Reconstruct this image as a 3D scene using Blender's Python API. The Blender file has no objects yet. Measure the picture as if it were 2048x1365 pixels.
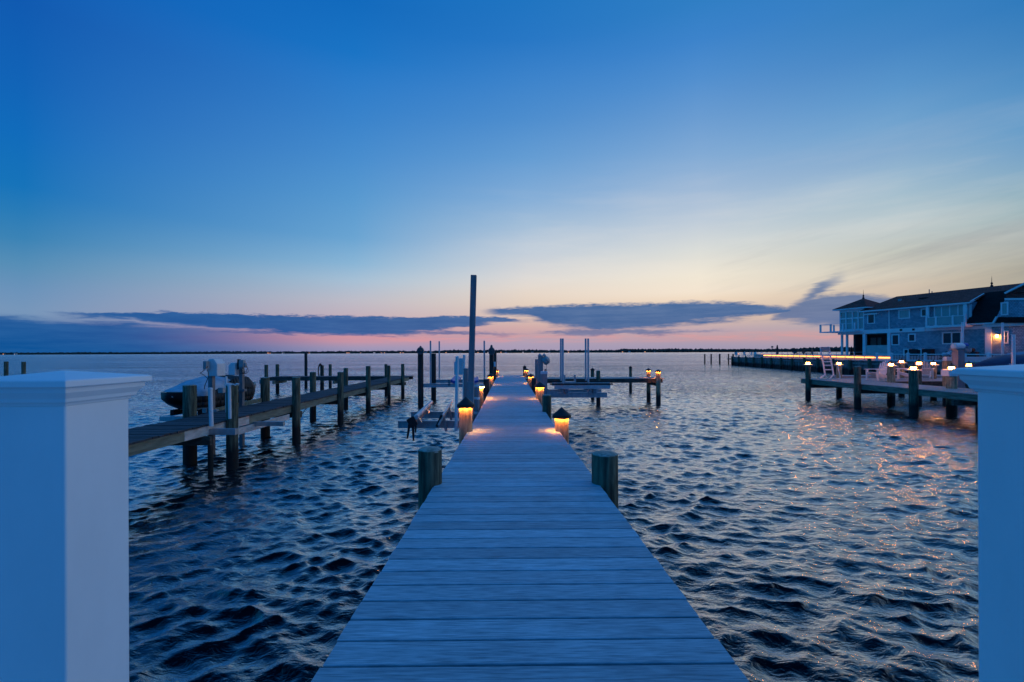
import bpy, bmesh, math, random
import numpy as np
from mathutils import Vector, Matrix

random.seed(11)
rng = np.random.default_rng(5)
scene = bpy.context.scene
COL = scene.collection
PI = math.pi

# ------------------------------------------------------------------ measured camera
F, CX, HY, RO, EYE = 910.0, 1024.0, 705.3, 0.0036, 2.72


def uv(px, py):
    dx, dy = px - CX, py - HY
    return dx - RO * dy, dy + RO * dx


def P(px, py, Y):
    u, v = uv(px, py)
    return Vector((u / F * Y, Y, EYE - v / F * Y))


def XA(px, Y, py=760):
    return uv(px, py)[0] / F * Y


def ZA(py, Y, px=1024):
    return EYE - uv(px, py)[1] / F * Y


def onz(px, py, z):
    u, v = uv(px, py)
    Y = (EYE - z) * F / v
    return Vector((u / F * Y, Y, z))


def onx(px, py, X):
    u, v = uv(px, py)
    Y = X * F / u
    return Vector((X, Y, EYE - v / F * Y))


# ------------------------------------------------------------------ materials
def lin(r, g, b):
    return tuple((c / 12.92 if c <= 0.04045 else ((c + 0.055) / 1.055) ** 2.4) for c in (r / 255, g / 255, b / 255)) + (1.0,)


def new_mat(name):
    m = bpy.data.materials.new(name)
    m.use_nodes = True
    nt = m.node_tree
    b = nt.nodes['Principled BSDF']
    return m, nt, b


def pmat(name, c1, c2=None, rough=0.6, metal=0.0, scale=(4, 4, 4), detail=6.0, bump=0.0, bdist=0.004, spec=0.5,
         contrast=(0.35, 0.65), island=0.0, wet=None, rough2=None, coat=0.0, blotch=0.0, bscale=(1.2, 1.2, 1.2)):
    """noise-driven surface: c1 and c2 mixed by stretched noise, bump from the same noise; wet = tide line height"""
    m, nt, b = new_mat(name)
    N, L = nt.nodes, nt.links
    b.inputs['Roughness'].default_value = rough
    b.inputs['Metallic'].default_value = metal
    b.inputs['Specular IOR Level'].default_value = spec
    if coat:
        b.inputs['Coat Weight'].default_value = coat
    tc = N.new('ShaderNodeTexCoord')
    oi = N.new('ShaderNodeObjectInfo')
    ad = N.new('ShaderNodeVectorMath'); ad.operation = 'ADD'
    mul = N.new('ShaderNodeVectorMath'); mul.operation = 'SCALE'
    comb = N.new('ShaderNodeCombineXYZ')
    for i in range(3):
        L.new(oi.outputs['Random'], comb.inputs[i])
    L.new(comb.outputs[0], mul.inputs[0]); mul.inputs['Scale'].default_value = 37.0
    L.new(tc.outputs['Object'], ad.inputs[0]); L.new(mul.outputs[0], ad.inputs[1])
    src = ad.outputs[0]
    if island:
        geo = N.new('ShaderNodeNewGeometry')
        c3 = N.new('ShaderNodeCombineXYZ')
        for i in range(3):
            L.new(geo.outputs['Random Per Island'], c3.inputs[i])
        s3 = N.new('ShaderNodeVectorMath'); s3.operation = 'SCALE'; s3.inputs['Scale'].default_value = 53.0
        L.new(c3.outputs[0], s3.inputs[0])
        a3 = N.new('ShaderNodeVectorMath'); a3.operation = 'ADD'
        L.new(src, a3.inputs[0]); L.new(s3.outputs[0], a3.inputs[1]); src = a3.outputs[0]
    mp = N.new('ShaderNodeMapping'); mp.inputs['Scale'].default_value = scale
    L.new(src, mp.inputs['Vector'])
    nz = N.new('ShaderNodeTexNoise'); nz.inputs['Scale'].default_value = 1.0
    nz.inputs['Detail'].default_value = detail; nz.inputs['Roughness'].default_value = 0.6
    L.new(mp.outputs[0], nz.inputs['Vector'])
    fac = N.new('ShaderNodeMapRange')
    fac.inputs['From Min'].default_value, fac.inputs['From Max'].default_value = contrast
    L.new(nz.outputs[0], fac.inputs['Value'])
    mix = N.new('ShaderNodeMix'); mix.data_type = 'RGBA'
    L.new(fac.outputs[0], mix.inputs['Factor'])
    mix.inputs['A'].default_value = (*c1[:3], 1)
    mix.inputs['B'].default_value = (*(c2 or c1)[:3], 1)
    out = mix.outputs['Result']
    if island:
        mr = N.new('ShaderNodeMapRange')
        mr.inputs['To Min'].default_value = 1 - island; mr.inputs['To Max'].default_value = 1 + island
        L.new(geo.outputs['Random Per Island'], mr.inputs['Value'])
        vm = N.new('ShaderNodeVectorMath'); vm.operation = 'SCALE'
        L.new(out, vm.inputs[0]); L.new(mr.outputs[0], vm.inputs['Scale']); out = vm.outputs[0]
    if blotch:
        mb_ = N.new('ShaderNodeMapping'); mb_.inputs['Scale'].default_value = bscale
        L.new(src, mb_.inputs['Vector'])
        nb = N.new('ShaderNodeTexNoise'); nb.inputs['Scale'].default_value = 1.0; nb.inputs['Detail'].default_value = 7; nb.inputs['Roughness'].default_value = 0.65
        L.new(mb_.outputs[0], nb.inputs['Vector'])
        rb = N.new('ShaderNodeMapRange'); rb.inputs['From Min'].default_value = 0.33; rb.inputs['From Max'].default_value = 0.67
        rb.inputs['To Min'].default_value = 1 - blotch; rb.inputs['To Max'].default_value = 1 + blotch * 0.6
        L.new(nb.outputs[0], rb.inputs['Value'])
        vb = N.new('ShaderNodeVectorMath'); vb.operation = 'SCALE'
        L.new(out, vb.inputs[0]); L.new(rb.outputs[0], vb.inputs['Scale']); out = vb.outputs[0]
    if wet is not None:
        g2 = N.new('ShaderNodeNewGeometry'); sp = N.new('ShaderNodeSeparateXYZ')
        L.new(g2.outputs['Position'], sp.inputs[0])
        nw = N.new('ShaderNodeMath'); nw.operation = 'MULTIPLY_ADD'
        nw.inputs[1].default_value = 0.35
        L.new(nz.outputs[0], nw.inputs[0]); L.new(sp.outputs['Z'], nw.inputs[2])
        w = N.new('ShaderNodeMapRange')
        w.inputs['From Min'].default_value = wet; w.inputs['From Max'].default_value = wet + 0.3
        L.new(nw.outputs[0], w.inputs['Value'])
        mw = N.new('ShaderNodeMix'); mw.data_type = 'RGBA'
        mw.inputs['A'].default_value = (0.010, 0.011, 0.009, 1)
        L.new(w.outputs[0], mw.inputs['Factor']); L.new(out, mw.inputs['B']); out = mw.outputs['Result']
    L.new(out, b.inputs['Base Color'])
    if rough2 is not None:
        rr = N.new('ShaderNodeMapRange')
        rr.inputs['To Min'].default_value = rough; rr.inputs['To Max'].default_value = rough2
        L.new(fac.outputs[0], rr.inputs['Value']); L.new(rr.outputs[0], b.inputs['Roughness'])
    if bump:
        bp = N.new('ShaderNodeBump'); bp.inputs['Strength'].default_value = bump; bp.inputs['Distance'].default_value = bdist
        L.new(nz.outputs[0], bp.inputs['Height']); L.new(bp.outputs[0], b.inputs['Normal'])
    return m


def emat(name, col, strength):
    m, nt, b = new_mat(name)
    b.inputs['Base Color'].default_value = (0.8, 0.7, 0.5, 1)
    b.inputs['Emission Color'].default_value = (*col[:3], 1)
    b.inputs['Emission Strength'].default_value = strength
    return m


def shingle_mat(name, c1, c2, bw, bh, rough=0.8, bump=0.6, mortar=0.012, axis='XZ'):
    m, nt, b = new_mat(name)
    N, L = nt.nodes, nt.links
    tc = N.new('ShaderNodeTexCoord'); sp = N.new('ShaderNodeSeparateXYZ'); cb = N.new('ShaderNodeCombineXYZ')
    L.new(tc.outputs['Object'], sp.inputs[0])
    ad = N.new('ShaderNodeMath'); ad.operation = 'ADD'
    L.new(sp.outputs['X'], ad.inputs[0]); L.new(sp.outputs['Y'], ad.inputs[1])
    L.new(ad.outputs[0], cb.inputs['X'])
    L.new(sp.outputs['Z'], cb.inputs['Y'])
    br = N.new('ShaderNodeTexBrick')
    br.inputs['Scale'].default_value = 1.0
    br.inputs['Brick Width'].default_value = bw; br.inputs['Row Height'].default_value = bh
    br.inputs['Mortar Size'].default_value = mortar
    br.inputs['Color1'].default_value = (*c1[:3], 1); br.inputs['Color2'].default_value = (*c2[:3], 1)
    br.inputs['Mortar'].default_value = tuple(0.35 * c for c in c1[:3]) + (1,)
    L.new(cb.outputs[0], br.inputs['Vector'])
    nz = N.new('ShaderNodeTexNoise'); nz.inputs['Scale'].default_value = 1.3; nz.inputs['Detail'].default_value = 5
    L.new(tc.outputs['Object'], nz.inputs['Vector'])
    mr = N.new('ShaderNodeMapRange'); mr.inputs['To Min'].default_value = 0.75; mr.inputs['To Max'].default_value = 1.25
    L.new(nz.outputs[0], mr.inputs['Value'])
    vm = N.new('ShaderNodeVectorMath'); vm.operation = 'SCALE'
    L.new(br.outputs['Color'], vm.inputs[0]); L.new(mr.outputs[0], vm.inputs['Scale'])
    L.new(vm.outputs[0], b.inputs['Base Color'])
    b.inputs['Roughness'].default_value = rough
    b.inputs['Specular IOR Level'].default_value = 0.15
    bp = N.new('ShaderNodeBump'); bp.inputs['Strength'].default_value = bump; bp.inputs['Distance'].default_value = 0.01; bp.invert = True
    L.new(br.outputs['Fac'], bp.inputs['Height']); L.new(bp.outputs[0], b.inputs['Normal'])
    return m


M = {}
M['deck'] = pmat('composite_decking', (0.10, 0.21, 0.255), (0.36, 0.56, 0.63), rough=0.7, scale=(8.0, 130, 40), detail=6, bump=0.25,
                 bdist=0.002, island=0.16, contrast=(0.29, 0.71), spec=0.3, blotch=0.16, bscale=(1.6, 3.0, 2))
M['white'] = pmat('white_vinyl', (0.78, 0.78, 0.78), (0.74, 0.745, 0.75), rough=0.38, scale=(3, 3, 3), spec=0.5, rough2=0.46, bump=0.03, blotch=0.07, bscale=(2.5, 2.5, 0.9))
M['pile'] = pmat('treated_timber', (0.040, 0.046, 0.030), (0.17, 0.17, 0.105), rough=0.85, scale=(26, 26, 1.8), detail=8, bump=0.9, bdist=0.009,
                 wet=0.62, contrast=(0.38, 0.62), blotch=0.45, bscale=(7, 7, 2.2))
M['pile_light'] = pmat('pale_treated_timber', (0.20, 0.15, 0.085), (0.48, 0.39, 0.23), rough=0.8, scale=(26, 26, 2.5), detail=8, bump=0.8, bdist=0.007,
                       wet=0.62, contrast=(0.36, 0.64), blotch=0.35, bscale=(9, 9, 5))
M['pile_dark'] = pmat('dark_tarred_timber', (0.012, 0.013, 0.013), (0.045, 0.045, 0.042), rough=0.85, scale=(22, 22, 2.2), bump=0.6, bdist=0.006, wet=0.6)
M['endgrain'] = pmat('weathered_end_grain', (0.16, 0.165, 0.13), (0.36, 0.36, 0.31), rough=0.9, scale=(30, 30, 30), bump=0.5)
M['oldwood'] = pmat('old_deck_boards', (0.018, 0.019, 0.022), (0.070, 0.071, 0.076), rough=0.85, scale=(3, 60, 20), detail=6, bump=0.5, island=0.25)
M['stringer'] = pmat('weathered_stringer', (0.09, 0.10, 0.07), (0.25, 0.255, 0.19), rough=0.85, scale=(14, 2.0, 14), bump=0.4, contrast=(0.3, 0.7))
M['beamwood'] = pmat('dark_beam_timber', (0.03, 0.028, 0.022), (0.085, 0.08, 0.065), rough=0.9, scale=(6, 6, 12), bump=0.4)
M['paleboard'] = pmat('bleached_board', (0.40, 0.36, 0.33), (0.62, 0.58, 0.54), rough=0.75, scale=(10, 3, 12), bump=0.3)
M['greydeck'] = pmat('grey_composite_boards', (0.24, 0.23, 0.22), (0.36, 0.34, 0.32), rough=0.7, scale=(40, 3, 40), island=0.1, bump=0.2)
M['cap'] = pmat('black_cap', (0.012, 0.012, 0.014), (0.02, 0.02, 0.022), rough=0.5, scale=(8, 8, 8), spec=0.25)
M['alu'] = pmat('galvanised_aluminium', (0.36, 0.37, 0.39), (0.50, 0.51, 0.52), rough=0.42, metal=0.75, scale=(9, 9, 3), bump=0.08)
M['aludark'] = pmat('dull_aluminium', (0.16, 0.17, 0.19), (0.25, 0.26, 0.28), rough=0.5, metal=0.6, scale=(9, 9, 3), bump=0.08)
M['wrap'] = pmat('grey_wrapped_post', (0.22, 0.195, 0.20), (0.34, 0.305, 0.31), rough=0.6, scale=(9, 9, 1.2), bump=0.12, contrast=(0.3, 0.7))
M['polewood'] = pmat('mauve_grey_pole', (0.25, 0.18, 0.19), (0.35, 0.26, 0.27), rough=0.8, scale=(9, 9, 0.8), bump=0.15, spec=0.2)
M['pipe'] = pmat('white_pvc', (0.62, 0.64, 0.66), (0.72, 0.73, 0.74), rough=0.4, scale=(6, 6, 2))
M['pipegrey'] = pmat('grey_pvc', (0.36, 0.39, 0.43), (0.44, 0.47, 0.50), rough=0.45, scale=(6, 6, 2))
M['boxwhite'] = pmat('weathered_white_plastic', (0.60, 0.61, 0.62), (0.70, 0.70, 0.70), rough=0.45, scale=(5, 5, 5))
M['boxgrey'] = pmat('grey_plastic', (0.22, 0.24, 0.25), (0.30, 0.32, 0.33), rough=0.5, scale=(5, 5, 5))
M['carpet'] = pmat('black_carpet', (0.010, 0.010, 0.011), (0.022, 0.022, 0.024), rough=0.95, scale=(60, 60, 60), bump=0.5)
M['bunk'] = pmat('bunk_plastic', (0.42, 0.42, 0.43), (0.58, 0.57, 0.56), rough=0.5, scale=(8, 3, 8), bump=0.1)
M['bluevinyl'] = pmat('blue_vinyl', (0.012, 0.06, 0.30), (0.02, 0.09, 0.38), rough=0.5, scale=(6, 6, 6))
M['blackhull'] = pmat('black_gelcoat', (0.006, 0.006, 0.007), (0.012, 0.012, 0.013), rough=0.35, scale=(4, 4, 4))
M['palecover'] = pmat('pale_fabric_cover', (0.30, 0.34, 0.39), (0.44, 0.48, 0.53), rough=0.75, scale=(7, 7, 7), bump=0.3, bdist=0.02)
M['blackcover'] = pmat('black_fabric_cover', (0.008, 0.009, 0.011), (0.018, 0.019, 0.022), rough=0.7, scale=(9, 9, 9), bump=0.4, bdist=0.02)
M['navycover'] = pmat('navy_fabric_cover', (0.012, 0.022, 0.060), (0.025, 0.04, 0.095), rough=0.65, scale=(5, 5, 5), bump=0.5, bdist=0.03)
M['tealcover'] = pmat('light_blue_cover', (0.07, 0.19, 0.28), (0.10, 0.24, 0.33), rough=0.6, scale=(5, 5, 5), bump=0.4, bdist=0.03)
M['rope'] = pmat('dark_rope', (0.015, 0.014, 0.013), (0.04, 0.038, 0.034), rough=0.9, scale=(60, 60, 60))
M['paverstone'] = pmat('pale_concrete', (0.42, 0.42, 0.41), (0.55, 0.54, 0.52), rough=0.85, scale=(3, 3, 3), bump=0.3)
M['trim'] = pmat('white_trim', (0.66, 0.67, 0.68), (0.74, 0.74, 0.75), rough=0.45, scale=(2, 2, 2))
M['shingle'] = shingle_mat('grey_wall_shingles', (0.23, 0.29, 0.35), (0.38, 0.45, 0.52), 0.22, 0.16)
M['roof'] = shingle_mat('brown_roof_shingles', (0.21, 0.052, 0.042), (0.33, 0.086, 0.070), 0.32, 0.10, 0.95)
M['roofdark'] = shingle_mat('black_roof_shingles', (0.012, 0.010, 0.010), (0.024, 0.020, 0.020), 0.32, 0.10)
M['glass'] = pmat('dark_window_glass', (0.010, 0.013, 0.018), (0.016, 0.02, 0.026), rough=0.06, scale=(1, 1, 1), spec=0.8)
M['blindglass'] = pmat('window_with_blind', (0.26, 0.33, 0.32), (0.33, 0.40, 0.38), rough=0.12, scale=(18, 18, 0.6), spec=0.7)
M['porchdark'] = pmat('porch_wall', (0.05, 0.048, 0.046), (0.085, 0.08, 0.075), rough=0.8, scale=(3, 3, 3))
M['lawn'] = pmat('lawn', (0.020, 0.032, 0.012), (0.045, 0.062, 0.022), rough=0.95, scale=(9, 9, 9), bump=0.5, bdist=0.03)
M['terrace'] = pmat('terrace_paving', (0.40, 0.385, 0.365), (0.52, 0.50, 0.48), rough=0.7, scale=(2, 2, 2))
M['bulkboard'] = pmat('bulkhead_boards', (0.10, 0.105, 0.10), (0.24, 0.245, 0.24), rough=0.85, scale=(4, 4, 1.2), bump=0.4, wet=0.75, island=0.3)
M['chairwhite'] = pmat('white_chair_plastic', (0.66, 0.63, 0.60), (0.74, 0.71, 0.68), rough=0.5, scale=(6, 6, 6))
M['fartree'] = pmat('far_tree_foliage', (0.012, 0.018, 0.014), (0.032, 0.042, 0.032), rough=0.95, scale=(0.05, 0.05, 0.08))
M['farland'] = pmat('far_shore_land', (0.02, 0.024, 0.02), (0.04, 0.044, 0.036), rough=0.95, scale=(0.02, 0.02, 0.02))
M['farwall'] = pmat('far_house_siding', (0.05, 0.05, 0.055), (0.16, 0.15, 0.15), rough=0.8, scale=(0.1, 0.1, 0.1))
M['farpale'] = pmat('far_pale_siding', (0.32, 0.31, 0.31), (0.42, 0.41, 0.40), rough=0.8, scale=(0.1, 0.1, 0.1))
M['gearbox'] = pmat('dark_grey_casting', (0.05, 0.055, 0.06), (0.09, 0.095, 0.10), rough=0.6, scale=(8, 8, 8))
M['petal'] = pmat('pale_petals', (0.42, 0.46, 0.50), (0.60, 0.62, 0.64), rough=0.8, scale=(40, 40, 40), bump=0.5)
M['leaf'] = pmat('dark_leaves', (0.014, 0.026, 0.014), (0.04, 0.06, 0.03), rough=0.8, scale=(30, 30, 30))
M['umbrella'] = pmat('dark_red_canvas', (0.05, 0.012, 0.012), (0.09, 0.02, 0.02), rough=0.8, scale=(9, 9, 9))
M['pewter'] = pmat('bronze_lantern', (0.05, 0.028, 0.020), (0.09, 0.05, 0.035), rough=0.4, metal=0.5, scale=(12, 12, 12))
WARM = lin(255, 140, 52)
M['ring'] = emat('warm_light_ring', WARM, 480.0)
M['lantern'] = emat('warm_lantern_lens', lin(255, 150, 60), 135.0)
M['ledstrip'] = emat('warm_led_strip', lin(255, 150, 62), 8.0)
M['sconce'] = emat('warm_sconce', lin(255, 150, 60), 170.0)
M['farlight'] = emat('far_lit_window', lin(255, 160, 80), 2.2)
M['farlightwhite'] = emat('far_white_window', lin(255, 225, 200), 1.6)

# ------------------------------------------------------------------ mesh builder
ORG = {}


class MB:
    def __init__(s):
        s.v, s.f = [], []

    def add(s, vs, fs):
        b = len(s.v)
        s.v += [Vector(p) for p in vs]
        s.f += [tuple(b + i for i in f) for f in fs]
        return s

    def box2(s, x0, x1, y0, y1, z0, z1):
        return s.add([(x0, y0, z0), (x1, y0, z0), (x1, y1, z0), (x0, y1, z0), (x0, y0, z1), (x1, y0, z1), (x1, y1, z1), (x0, y1, z1)],
                     [(3, 2, 1, 0), (4, 5, 6, 7), (0, 1, 5, 4), (1, 2, 6, 5), (2, 3, 7, 6), (3, 0, 4, 7)])

    def cbox(s, c, sx, sy, sz, rz=0.0, rx=0.0, ry=0.0):
        R = Matrix.Rotation(rz, 3, 'Z') @ Matrix.Rotation(ry, 3, 'Y') @ Matrix.Rotation(rx, 3, 'X')
        c = Vector(c)
        vs = [c + R @ Vector((a * sx / 2, b * sy / 2, d * sz / 2)) for d in (-1, 1) for a, b in ((-1, -1), (1, -1), (1, 1), (-1, 1))]
        return s.add(vs, [(3, 2, 1, 0), (4, 5, 6, 7), (0, 1, 5, 4), (1, 2, 6, 5), (2, 3, 7, 6), (3, 0, 4, 7)])

    def bar(s, p0, p1, w, h, up=(0, 0, 1)):
        p0, p1 = Vector(p0), Vector(p1)
        d = (p1 - p0).normalized()
        a = d.cross(Vector(up))
        if a.length < 1e-4:
            a = d.cross(Vector((0, 1, 0)))
        a.normalize(); b = a.cross(d)
        vs = []
        for p in (p0, p1):
            for i, j in ((-1, -1), (1, -1), (1, 1), (-1, 1)):
                vs.append(p + a * (i * w / 2) + b * (j * h / 2))
        return s.add(vs, [(0, 1, 2, 3), (7, 6, 5, 4), (0, 4, 5, 1), (1, 5, 6, 2), (2, 6, 7, 3), (3, 7, 4, 0)])

    def tube(s, p0, p1, r0, r1=None, n=12, caps=True):
        r1 = r0 if r1 is None else r1
        p0, p1 = Vector(p0), Vector(p1)
        d = (p1 - p0).normalized()
        a = d.cross(Vector((0, 0, 1)))
        if a.length < 1e-4:
            a = Vector((1, 0, 0))
        a.normalize(); b = d.cross(a)
        vs = []
        for p, r in ((p0, r0), (p1, r1)):
            for i in range(n):
                t = 2 * PI * i / n
                vs.append(p + a * (r * math.cos(t)) + b * (r * math.sin(t)))
        fs = [(i, (i + 1) % n, n + (i + 1) % n, n + i) for i in range(n)]
        if caps:
            fs += [tuple(range(n - 1, -1, -1)), tuple(range(n, 2 * n))]
        return s.add(vs, fs)

    def path(s, pts, r, n=8):
        for a, b in zip(pts, pts[1:]):
            s.tube(a, b, r, r, n)
        return s

    def lathe(s, c, prof, n=24, off=0.0, sx=1.0, sy=1.0, closed=True):
        c = Vector(c); vs = []; k = len(prof)
        for r, z in prof:
            for i in range(n):
                t = 2 * PI * i / n + off
                vs.append(c + Vector((r * sx * math.cos(t), r * sy * math.sin(t), z)))
        fs = []
        for j in range(k - 1):
            for i in range(n):
                fs.append((j * n + i, j * n + (i + 1) % n, (j + 1) * n + (i + 1) % n, (j + 1) * n + i))
        if closed:
            fs += [tuple(range(n - 1, -1, -1)), tuple(range((k - 1) * n, k * n))]
        return s.add(vs, fs)

    def sq(s, c, prof):
        q = math.sqrt(2)
        return s.lathe(c, [(h * q, z) for h, z in prof], 4, PI / 4)

    def prism(s, pts, d):
        d = Vector(d); n = len(pts)
        pts = [Vector(p) for p in pts]
        return s.add(pts + [p + d for p in pts],
                     [tuple(range(n - 1, -1, -1)), tuple(range(n, 2 * n))] + [(i, (i + 1) % n, n + (i + 1) % n, n + i) for i in range(n)])

    def loft(s, rings, caps=True):
        n = len(rings[0]); vs = [p for r in rings for p in r]
        fs = [(j * n + i, j * n + (i + 1) % n, (j + 1) * n + (i + 1) % n, (j + 1) * n + i) for j in range(len(rings) - 1) for i in range(n)]
        if caps:
            fs += [tuple(range(n - 1, -1, -1)), tuple(range((len(rings) - 1) * n, len(rings) * n))]
        return s.add(vs, fs)

    def build(s, name, mat, parent=None, smooth=None, bevel=0.0, bseg=2, label=None):
        if parent is None:
            lo = [min(v[i] for v in s.v) for i in range(3)]; hi = [max(v[i] for v in s.v) for i in range(3)]
            o0 = Vector(((lo[0] + hi[0]) / 2, (lo[1] + hi[1]) / 2, lo[2]))
        else:
            o0 = ORG[parent]
        me = bpy.data.meshes.new(name)
        me.from_pydata([tuple(v - o0) for v in s.v], [], s.f)
        bm = bmesh.new(); bm.from_mesh(me)
        bmesh.ops.recalc_face_normals(bm, faces=bm.faces[:])
        bm.to_mesh(me); bm.free()
        o = bpy.data.objects.new(name, me)
        COL.objects.link(o)
        me.materials.append(M[mat] if isinstance(mat, str) else mat)
        if parent is None:
            o.location = o0
        else:
            o.parent = parent
        ORG[o] = o0
        if smooth is not None:
            me.polygons.foreach_set('use_smooth', [True] * len(me.polygons))
            me.set_sharp_from_angle(angle=math.radians(smooth))
        if bevel:
            b = o.modifiers.new('edge', 'BEVEL'); b.width = bevel; b.segments = bseg; b.limit_method = 'ANGLE'; b.angle_limit = math.radians(35)
        if label:
            o['label'] = label
        return o


def tag(o, label, cat, group=None):
    o['label'] = label; o['category'] = cat
    if group:
        o['group'] = group
    return o


def thing(name, label, cat, loc=(0, 0, 0), group=None, rz=0.0, local=False):
    o = bpy.data.objects.new(name, None)
    o.empty_display_size = 0.2
    COL.objects.link(o)
    o.location = loc; o.rotation_euler = (0, 0, rz)
    ORG[o] = Vector((0, 0, 0)) if local else Vector(loc)
    return tag(o, label, cat, group)


def dup(root, loc, label, rz=None):
    r = root.copy(); COL.objects.link(r); r.location = loc
    if rz is not None:
        r.rotation_euler = (0, 0, rz)
    r['label'] = label
    for ch in list(root.children):
        c = ch.copy(); COL.objects.link(c); c.parent = r
        for g in list(ch.children):
            d = g.copy(); COL.objects.link(d); d.parent = c
    return r


def struct(o):
    o['kind'] = 'structure'
    return o


# ------------------------------------------------------------------ camera
cam = bpy.data.cameras.new('camera')
cam.sensor_width = 36.0
cam.lens = 36.0 * F / 2048.0
cam.shift_y = (HY - 682.5) / 2048.0
cam.clip_start = 0.05
cam.clip_end = 30000
cam.dof.use_dof = True
cam.dof.focus_distance = 13.0
cam.dof.aperture_fstop = 9.0
co = bpy.data.objects.new('camera', cam)
COL.objects.link(co)
co.location = (0, 0, EYE)
co.rotation_euler = (PI / 2, RO, 0)
scene.camera = co

scene.view_settings.view_transform = 'Standard'
scene.view_settings.look = 'None'
scene.view_settings.exposure = 0
scene.view_settings.gamma = 1
scene.render.engine = 'CYCLES'
scene.cycles.use_denoising = True
scene.cycles.max_bounces = 6
scene.cycles.sample_clamp_indirect = 4.0

# ------------------------------------------------------------------ sky
SUN_AZ, SUN_EL = 27.0, -3.0


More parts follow.
